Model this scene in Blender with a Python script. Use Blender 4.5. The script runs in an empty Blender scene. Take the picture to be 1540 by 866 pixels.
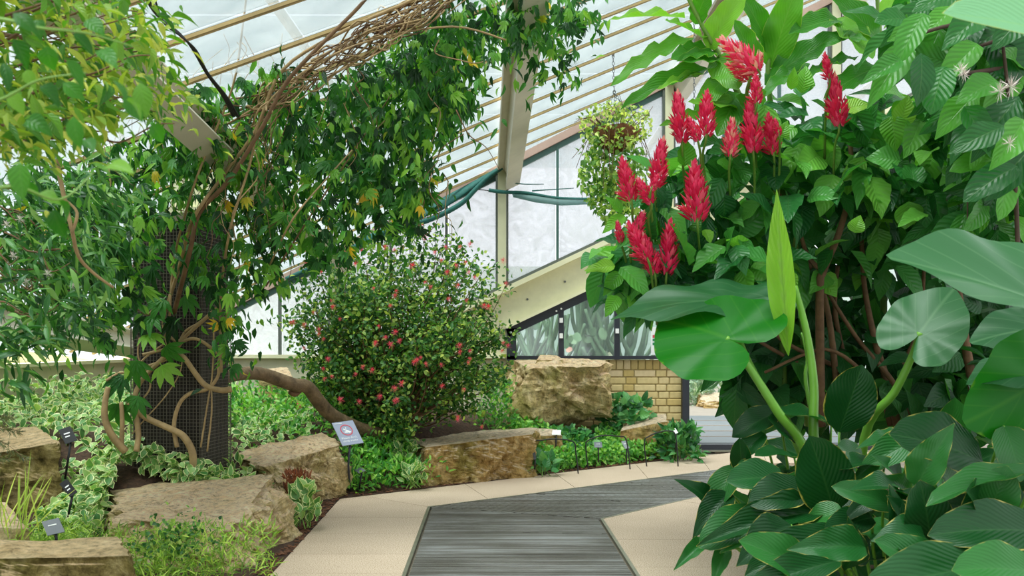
import bpy, bmesh, math, random
import numpy as np
from mathutils import Vector, Matrix, noise

# ------------------------------------------------------------------ camera, sky, sun, exposure
S = bpy.context.scene
COL = S.collection
EYE, F, HOR = 1.13, 1500.0, 515.0            # eye height, focal length in px (1540 px frame), horizon row
cam_d = bpy.data.cameras.new('camera'); cam = bpy.data.objects.new('camera', cam_d); COL.objects.link(cam)
cam.location = (0, 0, EYE); cam.rotation_euler = (math.pi/2, 0, 0)
cam_d.sensor_width = 36.0; cam_d.lens = F/1540*36.0; cam_d.shift_y = (HOR-433)/1540
cam_d.clip_start = 0.05; cam_d.clip_end = 400
cam_d.dof.use_dof = True; cam_d.dof.focus_distance = 6.3; cam_d.dof.aperture_fstop = 5.0
S.camera = cam
S.view_settings.view_transform = 'Standard'; S.view_settings.look = 'None'
S.view_settings.gamma = 1.0; S.view_settings.use_curve_mapping = False
S.view_settings.exposure = 0.88
S.cycles.use_denoising = True
S.cycles.max_bounces = 9; S.cycles.diffuse_bounces = 4; S.cycles.transmission_bounces = 5
S.cycles.transparent_max_bounces = 12; S.cycles.caustics_reflective = False; S.cycles.caustics_refractive = False
wd = bpy.data.worlds.new('overcast_sky'); S.world = wd; wd.use_nodes = True
wn = wd.node_tree; bg = wn.nodes['Background']
tc = wn.nodes.new('ShaderNodeTexCoord'); nz = wn.nodes.new('ShaderNodeTexNoise'); nz.inputs['Scale'].default_value = 1.6
nz.inputs['Detail'].default_value = 4
rp = wn.nodes.new('ShaderNodeValToRGB'); rp.color_ramp.elements[0].color = (.80, .87, .94, 1); rp.color_ramp.elements[1].color = (.97, .985, 1, 1)
wn.links.new(tc.outputs['Generated'], nz.inputs['Vector']); wn.links.new(nz.outputs['Fac'], rp.inputs['Fac']); wn.links.new(rp.outputs['Color'], bg.inputs['Color'])
bg.inputs['Strength'].default_value = 0.9
sun_d = bpy.data.lights.new('sun', 'SUN'); sun = bpy.data.objects.new('sun', sun_d); COL.objects.link(sun)
sun_d.energy = 9.0; sun_d.angle = math.radians(38); sun_d.color = (1, .97, .9)
sun.rotation_euler = (math.radians(16), math.radians(-14), 0)

RNG = np.random.default_rng(7); random.seed(7)

# ------------------------------------------------------------------ helpers
def W(px, py, Y):
    return Vector(((px-770)/F*Y, Y, EYE+(HOR-py)/F*Y))
def G(px, py, z=0.0):
    Y = (EYE-z)*F/(py-HOR); return Vector(((px-770)/F*Y, Y, z))
def lin(c):
    c = c/255.0; return c/12.92 if c <= .04045 else ((c+.055)/1.055)**2.4
def rgb(r, g, b): return (lin(r), lin(g), lin(b), 1)
def tag(o, label=None, cat=None, group=None, kind=None):
    if label: o['label'] = label
    if cat: o['category'] = cat
    if group: o['group'] = group
    if kind: o['kind'] = kind
    return o
def link(name, me, mat=None, parent=None, mw=None):
    o = bpy.data.objects.new(name, me); COL.objects.link(o)
    if mat and me and not me.materials: me.materials.append(mat)
    if parent is not None:
        o.parent = parent
        base = Matrix.Translation(-Vector(parent['org'])) if 'org' in parent else Matrix.Identity(4)
        o.matrix_basis = base @ (mw or Matrix.Identity(4))
    elif mw is not None: o.matrix_basis = mw
    return o
def thing(name, label, cat, loc, group=None):
    o = bpy.data.objects.new(name, None); COL.objects.link(o)
    o.empty_display_size = .1; o.location = loc; o['org'] = tuple(loc)
    return tag(o, label, cat, group)
def done():
    for o in bpy.data.objects:
        if 'org' in o: del o['org']

class MB:
    def __init__(s): s.v = []; s.f = []
    def add(s, vs, fs):
        b = len(s.v); s.v += [tuple(v) for v in vs]; s.f += [tuple(i+b for i in f) for f in fs]; return s
    def box(s, c, d, R=None):
        c = Vector(c); vs = []
        for x in (-.5, .5):
            for y in (-.5, .5):
                for z in (-.5, .5):
                    p = Vector((x*d[0], y*d[1], z*d[2]))
                    if R: p = R @ p
                    vs.append(c+p)
        return s.add(vs, [(0,1,3,2),(4,6,7,5),(0,4,5,1),(2,3,7,6),(0,2,6,4),(1,5,7,3)])
    def bar(s, a, b, w, h, up=(0,0,1)):
        a = Vector(a); b = Vector(b); y = (b-a).normalized(); u = Vector(up); x = y.cross(u).normalized(); z = x.cross(y)
        vs = []
        for p in (a, b):
            for i, j in ((-1,-1),(1,-1),(1,1),(-1,1)): vs.append(p+x*i*w/2+z*j*h/2)
        return s.add(vs, [(0,1,2,3),(7,6,5,4),(0,4,5,1),(1,5,6,2),(2,6,7,3),(3,7,4,0)])
    def prism(s, poly, ext):
        n = len(poly); ext = Vector(ext); vs = [Vector(p) for p in poly]; vs += [p+ext for p in vs]
        return s.add(vs, [tuple(range(n))[::-1], tuple(range(n, 2*n))]+[(i,(i+1)%n,(i+1)%n+n,i+n) for i in range(n)])
    def tube(s, pts, rad, seg=6, smooth=4):
        pts = [Vector(p) for p in pts]
        if not hasattr(rad, '__len__'): rad = [rad]*len(pts)
        if smooth > 1 and len(pts) > 2:
            P, R = [], []
            for i in range(len(pts)-1):
                p0 = pts[max(i-1,0)]; p1 = pts[i]; p2 = pts[i+1]; p3 = pts[min(i+2,len(pts)-1)]
                for k in range(smooth):
                    t = k/smooth
                    P.append(.5*((2*p1)+(p2-p0)*t+(2*p0-5*p1+4*p2-p3)*t*t+(3*p1-p0-3*p2+p3)*t**3)); R.append(rad[i]*(1-t)+rad[i+1]*t)
            P.append(pts[-1]); R.append(rad[-1]); pts, rad = P, R
        vs, fs = [], []
        ref = Vector((.31,.77,.2))
        for i, p in enumerate(pts):
            d = (pts[min(i+1,len(pts)-1)]-pts[max(i-1,0)]).normalized()
            x = d.cross(ref)
            if x.length < 1e-3: x = d.cross(Vector((1,0,0)))
            x.normalize(); y = d.cross(x); ref = y.cross(d)*-1 if False else ref
            for k in range(seg):
                a = 2*math.pi*k/seg; vs.append(p+(x*math.cos(a)+y*math.sin(a))*rad[i])
        for i in range(len(pts)-1):
            for k in range(seg): fs.append((i*seg+k, i*seg+(k+1)%seg, (i+1)*seg+(k+1)%seg, (i+1)*seg+k))
        fs += [tuple(range(seg))[::-1], tuple(range((len(pts)-1)*seg, len(pts)*seg))]
        return s.add(vs, fs)
    def mesh(s, name, smooth=False):
        me = bpy.data.meshes.new(name); me.from_pydata(s.v, [], s.f); me.update()
        if smooth: me.polygons.foreach_set('use_smooth', [True]*len(me.polygons))
        return me
    def build(s, name, mat, parent=None, smooth=False):
        v0 = s.v
        if parent is not None and 'org' in parent:
            g = Vector(parent['org']); s.v = [(v[0]-g.x, v[1]-g.y, v[2]-g.z) for v in v0]
        me = s.mesh(name, smooth); me.materials.append(mat); s.v = v0
        o = bpy.data.objects.new(name, me); COL.objects.link(o)
        if parent is not None: o.parent = parent
        else:                                       # origin at the base of the thing
            xs = np.array(s.v); c = Vector((xs[:,0].mean(), xs[:,1].mean(), xs[:,2].min()))
            me.transform(Matrix.Translation(-c)); o.location = c
        return o

# ------------------------------------------------------------------ materials
def newmat(name):
    m = bpy.data.materials.new(name); m.use_nodes = True; nt = m.node_tree
    for n in list(nt.nodes): nt.nodes.remove(n)
    out = nt.nodes.new('ShaderNodeOutputMaterial')
    return m, nt, out
def N(nt, t, **kw):
    n = nt.nodes.new(t)
    for k, v in kw.items():
        if k in n.inputs.keys(): n.inputs[k].default_value = v
        else: setattr(n, k, v)
    return n
def ramp(nt, fac, stops, interp='LINEAR'):
    r = nt.nodes.new('ShaderNodeValToRGB'); cr = r.color_ramp; cr.interpolation = interp
    while len(cr.elements) < len(stops): cr.elements.new(.5)
    for e, (p, c) in zip(cr.elements, stops): e.position = p; e.color = c if len(c) == 4 else (*c, 1)
    nt.links.new(fac, r.inputs['Fac']); return r.outputs['Color']
def math_(nt, op, a, b=None, clamp=False):
    m = nt.nodes.new('ShaderNodeMath'); m.operation = op; m.use_clamp = clamp
    for i, v in enumerate((a, b)):
        if v is None: continue
        if isinstance(v, (int, float)): m.inputs[i].default_value = v
        else: nt.links.new(v, m.inputs[i])
    return m.outputs[0]
def mixc(nt, fac, a, b, mode='MIX'):
    m = nt.nodes.new('ShaderNodeMix'); m.data_type = 'RGBA'; m.blend_type = mode
    for s, v in ((m.inputs[0], fac), (m.inputs[6], a), (m.inputs[7], b)):
        if isinstance(v, (int, float, tuple)): s.default_value = v
        else: nt.links.new(v, s)
    return m.outputs[2]
def simple(name, c, rough=.6, noise_scale=0, amt=.2, metal=0, bump=0, spec=.5):
    m, nt, out = newmat(name); p = N(nt, 'ShaderNodeBsdfPrincipled', Roughness=rough, Metallic=metal)
    p.inputs['Specular IOR Level'].default_value = spec
    p.inputs['Base Color'].default_value = c
    if noise_scale:
        co = N(nt, 'ShaderNodeTexCoord'); n = N(nt, 'ShaderNodeTexNoise', Scale=noise_scale, Detail=6, Roughness=.65)
        nt.links.new(co.outputs['Object'], n.inputs['Vector'])
        d = tuple(x*(1-amt) for x in c[:3]); l = tuple(min(1, x*(1+amt)) for x in c[:3])
        nt.links.new(ramp(nt, n.outputs['Fac'], [(.3, d), (.7, l)]), p.inputs['Base Color'])
        if bump:
            b = N(nt, 'ShaderNodeBump', Strength=bump, Distance=.02); nt.links.new(n.outputs['Fac'], b.inputs['Height']); nt.links.new(b.outputs[0], p.inputs['Normal'])
    nt.links.new(p.outputs[0], out.inputs[0]); return m

def leafmat(name, stops, obj=True, trans=.35, tcol=1.5, rough=.42, vein=0, slant=.35, vstr=.35, vcol=None, edge=None, edge_at=.86, edge_noise=.25, bump=.25, spec=.4, base_fac=None):
    """leaf colour from a per-leaf random number; veins and margin from the leaf's own s, v, edge coordinates"""
    m, nt, out = newmat(name)
    if obj: r = N(nt, 'ShaderNodeObjectInfo').outputs['Random']
    else: r = N(nt, 'ShaderNodeAttribute', attribute_name='rnd').outputs['Fac']
    stops = [(p, tuple(min(.95, x*1.3) for x in c[:3])) for p, c in stops]
    col = ramp(nt, r, stops)
    at = N(nt, 'ShaderNodeAttribute', attribute_name='luv'); sp = N(nt, 'ShaderNodeSeparateXYZ'); nt.links.new(at.outputs['Vector'], sp.inputs[0])
    s, v, e = sp.outputs
    p = N(nt, 'ShaderNodeBsdfPrincipled', Roughness=rough); p.inputs['Specular IOR Level'].default_value = spec
    a = math_(nt, 'ABSOLUTE', s)
    hgt = None
    if vein:
        ph = math_(nt, 'SUBTRACT', math_(nt, 'MULTIPLY', v, vein), math_(nt, 'MULTIPLY', a, slant*vein))
        w = math_(nt, 'ABSOLUTE', math_(nt, 'SUBTRACT', math_(nt, 'FRACT', ph), .5))           # 0 mid .. .5 vein
        lat = math_(nt, 'MULTIPLY', math_(nt, 'SUBTRACT', w, .43), 14, True)
        mid = math_(nt, 'SUBTRACT', 1, math_(nt, 'MULTIPLY', a, 18), True)
        vv = math_(nt, 'MAXIMUM', math_(nt, 'MULTIPLY', lat, .6), mid)
        col = mixc(nt, math_(nt, 'MULTIPLY', vv, vstr), col, vcol or rgb(150, 190, 110))
        hgt = math_(nt, 'ADD', math_(nt, 'MULTIPLY', w, -.8), math_(nt, 'MULTIPLY', mid, -.4))
    if edge:
        co = N(nt, 'ShaderNodeTexCoord'); n = N(nt, 'ShaderNodeTexNoise', Scale=4.5, Detail=3)
        nt.links.new(co.outputs['Object'], n.inputs['Vector'])
        ee = math_(nt, 'ADD', e, math_(nt, 'MULTIPLY', math_(nt, 'SUBTRACT', n.outputs['Fac'], .5), edge_noise))
        f = math_(nt, 'MULTIPLY', math_(nt, 'SUBTRACT', ee, edge_at), 14, True)
        col = mixc(nt, f, col, edge)
    nt.links.new(col, p.inputs['Base Color'])
    if hgt is not None and bump:
        b = N(nt, 'ShaderNodeBump', Strength=bump, Distance=.02); nt.links.new(hgt, b.inputs['Height']); nt.links.new(b.outputs[0], p.inputs['Normal'])
    t = N(nt, 'ShaderNodeBsdfTranslucent')
    tc_ = mixc(nt, 1.0, col, (tcol*1.15, tcol*1.25, tcol*.55, 1), 'MULTIPLY'); nt.links.new(tc_, t.inputs['Color'])
    mx = N(nt, 'ShaderNodeMixShader'); mx.inputs[0].default_value = trans
    nt.links.new(p.outputs[0], mx.inputs[1]); nt.links.new(t.outputs[0], mx.inputs[2]); nt.links.new(mx.outputs[0], out.inputs[0])
    return m

def glassmat(name, tint, clear, rough=.4, nscale=0, amt=.3, trl=.5):
    """frosted glazing: part clear, part scattering, faint gloss"""
    m, nt, out = newmat(name)
    T = N(nt, 'ShaderNodeBsdfTransparent', Color=tint); D = N(nt, 'ShaderNodeBsdfDiffuse', Color=tint); L = N(nt, 'ShaderNodeBsdfTranslucent', Color=tint)
    a = N(nt, 'ShaderNodeMixShader'); a.inputs[0].default_value = trl; nt.links.new(D.outputs[0], a.inputs[1]); nt.links.new(L.outputs[0], a.inputs[2])
    b = N(nt, 'ShaderNodeMixShader'); b.inputs[0].default_value = clear
    nt.links.new(a.outputs[0], b.inputs[1]); nt.links.new(T.outputs[0], b.inputs[2])
    if nscale:
        co = N(nt, 'ShaderNodeTexCoord'); n = N(nt, 'ShaderNodeTexNoise', Scale=nscale, Detail=7, Roughness=.7, Distortion=1.5)
        nt.links.new(co.outputs['Object'], n.inputs['Vector'])
        f = ramp(nt, n.outputs['Fac'], [(.35, (max(0, clear-amt),)*3), (.65, (min(1, clear+amt*.4),)*3)]); nt.links.new(f, b.inputs[0])
    g = N(nt, 'ShaderNodeBsdfGlossy', Roughness=rough); c = N(nt, 'ShaderNodeMixShader'); c.inputs[0].default_value = .06
    nt.links.new(b.outputs[0], c.inputs[1]); nt.links.new(g.outputs[0], c.inputs[2]); nt.links.new(c.outputs[0], out.inputs[0])
    return m

def rockmat(name, top, side, mottle, seed=0):
    m, nt, out = newmat(name); p = N(nt, 'ShaderNodeBsdfPrincipled', Roughness=.9); p.inputs['Specular IOR Level'].default_value = .15
    co = N(nt, 'ShaderNodeTexCoord'); mp = N(nt, 'ShaderNodeMapping'); mp.inputs['Location'].default_value = (seed*3.1, seed*1.7, seed)
    oi = N(nt, 'ShaderNodeObjectInfo'); nt.links.new(co.outputs['Object'], mp.inputs['Vector'])
    n1 = N(nt, 'ShaderNodeTexNoise', Scale=3.2, Detail=8, Roughness=.62); n2 = N(nt, 'ShaderNodeTexNoise', Scale=26, Detail=10, Roughness=.8, Distortion=.3)
    n3 = N(nt, 'ShaderNodeTexMusgrave') if False else N(nt, 'ShaderNodeTexNoise', Scale=9, Detail=9, Roughness=.68, Distortion=.5)
    for n in (n1, n2, n3): nt.links.new(mp.outputs[0], n.inputs['Vector'])
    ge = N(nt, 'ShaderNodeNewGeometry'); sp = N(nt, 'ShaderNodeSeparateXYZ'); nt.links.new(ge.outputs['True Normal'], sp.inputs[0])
    up = math_(nt, 'MULTIPLY', math_(nt, 'SUBTRACT', sp.outputs[2], .45), 2.6, True)  # upward faces take the top palette and less of the mottle colour
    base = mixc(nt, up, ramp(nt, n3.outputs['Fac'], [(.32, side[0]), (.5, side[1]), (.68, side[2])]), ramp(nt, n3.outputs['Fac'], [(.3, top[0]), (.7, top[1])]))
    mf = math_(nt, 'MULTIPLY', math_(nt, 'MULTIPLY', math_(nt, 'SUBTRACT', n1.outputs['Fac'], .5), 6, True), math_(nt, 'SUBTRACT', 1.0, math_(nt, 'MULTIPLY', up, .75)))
    c = mixc(nt, math_(nt, 'MULTIPLY', mf, .8), base, mottle)
    c = mixc(nt, .8, c, ramp(nt, n2.outputs['Fac'], [(.36, (.3, .25, .17)), (.46, (.92, .88, .82)), (.6, (1.4, 1.36, 1.28))]), 'MULTIPLY')
    nt.links.new(c, p.inputs['Base Color'])
    h = math_(nt, 'ADD', math_(nt, 'MULTIPLY', n3.outputs['Fac'], .7), math_(nt, 'MULTIPLY', n2.outputs['Fac'], .5))
    b = N(nt, 'ShaderNodeBump', Strength=1.0, Distance=.09); nt.links.new(h, b.inputs['Height']); nt.links.new(b.outputs[0], p.inputs['Normal'])
    nt.links.new(p.outputs[0], out.inputs[0]); return m

M = {}
M['cream'] = simple('cream_paint', rgb(232, 228, 190), .55, 1.7, .06)
M['cream_web'] = simple('cream_paint_speckled', rgb(226, 222, 186), .6, 9, .07)
M['post'] = simple('post_paint', rgb(214, 212, 176), .55, 2, .08)
M['rafter'] = simple('rafter_paint', rgb(205, 198, 176), .55, 3, .1)
M['bar'] = simple('glazing_bar_tan', rgb(176, 152, 100), .45, 5, .25)
M['bargap'] = simple('gasket_dark', rgb(70, 60, 40), .7)
M['plank'] = simple('pink_timber', rgb(190, 160, 145), .7, 6, .12)
M['black'] = simple('black_powder_coat', rgb(42, 45, 54), .45, 6, .15)
M['mull'] = simple('mullion_grey', rgb(96, 102, 96), .5)
M['gmull'] = simple('mullion_green', rgb(70, 104, 96), .5)
M['roofglass'] = glassmat('roof_glass', (.64, .685, .695, 1), .83, .25, 1.3, .1, .55)
M['wallglass'] = glassmat('frosted_window_glass', (.93, .93, .95, 1), .66, .3, 7, .25, .6)
M['clearglass'] = glassmat('partition_glass', (.86, .93, .92, 1), .9, .05, 0, 0, .5)
M['lowwall'] = simple('low_wall_render', rgb(212, 206, 180), .8, 5, .08, bump=.1)
M['mortar'] = simple('mortar', rgb(164, 146, 98), .95, 20, .2)
M['mulch'] = simple('mulch_soil', rgb(70, 48, 34), .95, 35, .6, bump=.9)
M['chip'] = simple('bark_chip', rgb(104, 68, 46), .9, 14, .5)
M['floorbase'] = simple('floor_screed', rgb(120, 110, 95), .9, 8, .2)
M['metal_rim'] = simple('frame_angle', rgb(150, 148, 130), .4, 9, .2, metal=.6)
M['net'] = simple('shade_net_green', rgb(30, 92, 84), .75, 30, .3)
M['netthin'] = glassmat('shade_net_sheer', (.32, .5, .48, 1), .45, .8)
M['wire'] = simple('black_wire', rgb(26, 26, 28), .5)
M['steel'] = simple('chain_steel', rgb(120, 124, 126), .35, metal=.8)
M['stem_tan'] = simple('vine_stem_tan', rgb(164, 138, 96), .75, 12, .3, bump=.3)
M['stem_brown'] = simple('woody_stem', rgb(112, 84, 56), .8, 14, .35, bump=.4)
M['trunk'] = simple('trunk_bark', rgb(112, 92, 66), .85, 16, .5, bump=.8)
M['stem_dark'] = simple('dark_stem', rgb(70, 52, 38), .8, 14, .35)
M['stem_green'] = simple('green_stem', rgb(112, 150, 62), .45, 8, .2)
M['petiole'] = simple('petiole_green', rgb(110, 165, 55), .4, 5, .15)
M['label_black'] = simple('label_black', rgb(18, 20, 24), .4)
M['label_grey'] = simple('label_grey', rgb(112, 116, 124), .4)
M['sign_grey'] = simple('sign_grey', rgb(150, 156, 176), .35)
M['white'] = simple('white_print', rgb(240, 240, 240), .5)
M['red'] = simple('red_print', rgb(200, 70, 84), .5)
M['blue'] = simple('blue_print', rgb(66, 150, 214), .5)
M['green'] = simple('green_print', rgb(40, 130, 90), .5)
M['fibre'] = simple('coir_fibre', rgb(120, 76, 44), .95, 40, .5, bump=.8)
M['concrete'] = simple('far_paving', rgb(158, 146, 134), .8, 6, .08)
M['farmat'] = simple('far_grey_mat', rgb(104, 110, 114), .5, 12, .1)
M['cactus'] = simple('cactus_skin', rgb(84, 110, 82), .7, 10, .25)
M['greyshrub'] = simple('grey_shrub', rgb(130, 150, 130), .8, 8, .3)
M['farrock'] = simple('far_stone', rgb(206, 188, 166), .9, 5, .15, bump=.4)
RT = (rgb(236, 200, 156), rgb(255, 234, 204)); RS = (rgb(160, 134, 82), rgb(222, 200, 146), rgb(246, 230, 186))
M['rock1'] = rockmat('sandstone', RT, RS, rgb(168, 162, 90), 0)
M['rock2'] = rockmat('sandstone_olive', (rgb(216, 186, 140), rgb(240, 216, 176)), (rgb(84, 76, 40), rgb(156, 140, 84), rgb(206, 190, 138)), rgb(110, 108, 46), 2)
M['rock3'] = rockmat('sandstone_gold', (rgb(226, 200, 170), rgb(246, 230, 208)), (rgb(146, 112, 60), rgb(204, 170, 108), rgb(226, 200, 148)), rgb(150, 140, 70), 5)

def brickmat():
    m, nt, out = newmat('buff_brick'); p = N(nt, 'ShaderNodeBsdfPrincipled', Roughness=.9)
    r = N(nt, 'ShaderNodeObjectInfo').outputs['Random']; co = N(nt, 'ShaderNodeTexCoord'); n = N(nt, 'ShaderNodeTexNoise', Scale=18, Detail=6)
    nt.links.new(co.outputs['Object'], n.inputs['Vector'])
    c = ramp(nt, r, [(0, rgb(204, 176, 110)), (.5, rgb(222, 200, 146)), (1, rgb(230, 206, 166))])
    c = mixc(nt, .5, c, ramp(nt, n.outputs['Fac'], [(.3, (.7, .68, .6)), (.7, (1, 1, 1))]), 'MULTIPLY')
    nt.links.new(c, p.inputs['Base Color']); nt.links.new(p.outputs[0], out.inputs[0]); return m
M['brick'] = brickmat()
def slabmat():
    m, nt, out = newmat('exposed_aggregate_slab'); p = N(nt, 'ShaderNodeBsdfPrincipled', Roughness=.88); p.inputs['Specular IOR Level'].default_value = .2
    co = N(nt, 'ShaderNodeTexCoord'); n = N(nt, 'ShaderNodeTexNoise', Scale=150, Detail=3); n2 = N(nt, 'ShaderNodeTexNoise', Scale=3, Detail=5)
    vo = N(nt, 'ShaderNodeTexVoronoi', Scale=9.0)
    for k in (n, n2, vo): nt.links.new(co.outputs['Object'], k.inputs['Vector'])
    r = N(nt, 'ShaderNodeObjectInfo').outputs['Random']
    c = ramp(nt, n.outputs['Fac'], [(.3, rgb(150, 128, 102)), (.5, rgb(198, 176, 154)), (.7, rgb(218, 200, 182))])
    c = mixc(nt, .35, c, ramp(nt, n2.outputs['Fac'], [(.3, (.72, .7, .66)), (.65, (1, 1, 1))]), 'MULTIPLY')
    c = mixc(nt, .25, c, ramp(nt, r, [(0, (.8, .8, .78)), (1, (1, 1, 1))]), 'MULTIPLY')
    c = mixc(nt, ramp(nt, vo.outputs['Distance'], [(.03, (.55,)*3), (.06, (0,)*3)]), c, rgb(96, 72, 50))
    nt.links.new(c, p.inputs['Base Color'])
    b = N(nt, 'ShaderNodeBump', Strength=.3, Distance=.004); nt.links.new(n.outputs['Fac'], b.inputs['Height']); nt.links.new(b.outputs[0], p.inputs['Normal'])
    nt.links.new(p.outputs[0], out.inputs[0]); return m
M['slab'] = slabmat()
def gratemat():
    m, nt, out = newmat('ribbed_grate_metal'); p = N(nt, 'ShaderNodeBsdfPrincipled', Roughness=.42, Metallic=.35)
    co = N(nt, 'ShaderNodeTexCoord'); mp = N(nt, 'ShaderNodeMapping'); mp.inputs['Scale'].default_value = (.25, 9, 1); nt.links.new(co.outputs['Object'], mp.inputs['Vector'])
    n = N(nt, 'ShaderNodeTexNoise', Scale=3, Detail=7, Roughness=.7); nt.links.new(mp.outputs[0], n.inputs['Vector'])
    n2 = N(nt, 'ShaderNodeTexNoise', Scale=2.2, Detail=5); nt.links.new(co.outputs['Object'], n2.inputs['Vector'])
    c = ramp(nt, n.outputs['Fac'], [(.3, rgb(88, 84, 78)), (.5, rgb(138, 135, 130)), (.7, rgb(196, 198, 200))])
    c = mixc(nt, .5, c, ramp(nt, n2.outputs['Fac'], [(.35, rgb(150, 140, 120)), (.65, (1, 1, 1))]), 'MULTIPLY')
    nt.links.new(c, p.inputs['Base Color']); nt.links.new(p.outputs[0], out.inputs[0]); return m
M['grate'] = gratemat()

# ------------------------------------------------------------------ building
P0 = Vector((-.104, 10.4, 2.967)); BD = Vector((.9905, .35, .489)); RD = Vector((.027, -1, .06))
def roofpt(a, s, off=0): return P0 + BD*a + RD*s + Vector((-.44, .0, .9)).normalized()*off
WY = 10.4
def zB(X): return 3.02 + .51*X          # where the roof meets the end wall
def zC(X): return 1.755 + .47*X         # upper edge of the sloping cream beam
def clip(poly, fn):
    out = []
    for i in range(len(poly)):
        p, q = poly[i], poly[(i+1) % len(poly)]; a, b = fn(p), fn(q)
        if a >= 0: out.append(p)
        if (a >= 0) != (b >= 0):
            t = a/(a-b); out.append((p[0]+(q[0]-p[0])*t, p[1]+(q[1]-p[1])*t))
    return out
EAVE = -4.0
fw = lambda p: p[1]-.35*p[0]                                        # in front of the end wall
fe = lambda p: (-.104+.9905*p[0]+.027*p[1])-EAVE                    # inside the eave
AS = [-5.25, -3.5, -1.75, 0, 1.75, 3.5, 5.25, 7.0]; SP = .48; SN = 25

roof = MB(); roof.bar(roofpt(-4.1, -1.3), roofpt(-4.1, 11.5), .10, .12)
ceiling = roof.build('ceiling', M['cream']); tag(ceiling, kind='structure')
ceiling['org'] = tuple(ceiling.location)
for j in range(len(AS)-1):
    for k in range(-4, SN):
        a0, a1, s0, s1 = AS[j]+.03, AS[j+1]-.03, k*SP+.012, (k+1)*SP-.012
        poly = clip(clip([(a0, s0), (a1, s0), (a1, s1), (a0, s1)], fw), fe)
        if len(poly) < 3: continue
        MB().prism([roofpt(a, s, .02) for a, s in poly], (-.0022, 0, .0045)).build('pane', M['roofglass'], ceiling)
for k in range(-4, SN):
    s = k*SP; seg = [AS[0], AS[-1]]
    amin = max(seg[0], (EAVE+.104-.027*s)/.9905); amax = min(seg[1], s/.35)
    if amax-amin < .2: continue
    b = MB(); b.bar(roofpt(amin, s-.012, -.002), roofpt(amax, s-.012, -.002), .007, .016); b.bar(roofpt(amin, s+.012, -.002), roofpt(amax, s+.012, -.002), .007, .016)
    o = b.build('glazing_bar', M['bar'], ceiling)
    MB().bar(roofpt(amin, s, .004), roofpt(amax, s, .004), .013, .016).build('glazing_seal', M['bargap'], ceiling)
for a in AS:
    s0 = max(.35*a, -1.5); 
    if fe((a, 3)) < 0: continue
    up = BD.cross(RD).normalized()
    if up.z < 0: up = -up
    b = MB(); p, q = roofpt(a, s0), roofpt(a, 11.6)
    b.bar(p-up*.05, q-up*.05, .16, .02, up); b.bar(p-up*.24, q-up*.24, .16, .02, up); b.bar(p-up*.145, q-up*.145, .022, .18, up)
    b.build('rafter', M['rafter'], ceiling)

# end wall: timber under the roof edge, posts, panes, sloping beam, low wall, brick wall
XL, XR = -4.0, 6.5
we = MB(); we.box(((XL-.2-.06)/2, WY+.1, .485), (abs(XL)+.2-.06, .2, .97))
wall_end = we.build('wall_end', M['lowwall']); tag(wall_end, kind='structure'); wall_end['org'] = tuple(wall_end.location)
cap = MB(); cap.box((-2.07, WY+.08, .985), (4.0, .26, .035)); cap.build('coping', M['cream'], wall_end)
b = MB(); b.bar((XL, WY-.02, zB(XL)-.015), (XR, WY-.02, zB(XR)-.015), .09, .075); b.build('timber_plate', M['plank'], wall_end)
b = MB(); b.bar((XL, WY-.0, zB(XL)-.09), (XR, WY-.0, zB(XR)-.09), .06, .05); b.build('green_rail', M['gmull'], wall_end)
posts = [-3.57, -1.84, -.104, 1.63, 3.36, 5.09]
for x in posts:
    z0 = max(zC(x)-.02, .98)
    if zB(x)-z0 < .12: continue
    b = MB(); b.box((x, WY-.03, (z0+zB(x)-.05)/2), (.085, .12, zB(x)-.05-z0)); b.build('post', M['post'], wall_end)
    for sx in (-1, 1):
        b = MB(); b.box((x+sx*.055, WY-.02, (z0+zB(x)-.1)/2), (.022, .07, zB(x)-.1-z0)); b.build('post_edge', M['mull'], wall_end)
for i in range(len(posts)-1):
    for k in range(3):
        x0 = posts[i]+(posts[i+1]-posts[i])*k/3; x1 = posts[i]+(posts[i+1]-posts[i])*(k+1)/3
        if k: 
            z0 = max(zC(x0), .98)
            if zB(x0)-z0 > .15: 
                b = MB(); b.box((x0, WY-.01, (z0+zB(x0)-.08)/2), (.028, .05, zB(x0)-.08-z0)); b.build('mullion', M['gmull' if x0 > 0 else 'mull'], wall_end)
        poly = [(x0+.02, max(zC(x0+.02), .99)), (x1-.02, max(zC(x1-.02), .99)), (x1-.02, zB(x1-.02)-.08), (x0+.02, zB(x0+.02)-.08)]
        if poly[3][1] <= poly[0][1] or poly[2][1] <= poly[1][1]: continue
        MB().prism([(x, WY+.01, z) for x, z in poly], (0, .006, 0)).build('pane', M['wallglass'], wall_end)
# sill bar along the sloping beam + the beam
xa = (.98-1.755)/.47
b = MB(); b.bar((xa, WY-.01, zC(xa)+.0), (XR, WY-.01, zC(XR)), .06, .035); b.build('sill_bar', M['mull'], wall_end)
b = MB(); b.bar((xa-.3, WY-.06, zC(xa-.3)-.045), (XR, WY-.06, zC(XR)-.045), .16, .05); b.build('beam_flange', M['cream'], wall_end)
b = MB(); b.prism([(xa-.5, WY-.02, zC(xa-.5)-.45), (XR, WY-.02, zC(XR)-.45), (XR, WY-.02, zC(XR)-.06), (xa-.5, WY-.02, zC(xa-.5)-.06)], (0, .08, 0)); b.build('beam_web', M['cream_web'], wall_end)
b = MB(); b.bar((-.06, WY-.05, zC(-.06)-.44), (XR, WY-.05, zC(XR)-.44), .12, .03); b.build('beam_lip', M['cream'], wall_end)
for x in (.16, .55, 1.0): b = MB(); b.tube([(x, WY-.03, zC(x)-.25), (x, WY-.015, zC(x)-.25)], .012, 8, 1); b.build('bolt', M['mull'], wall_end)
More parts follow.
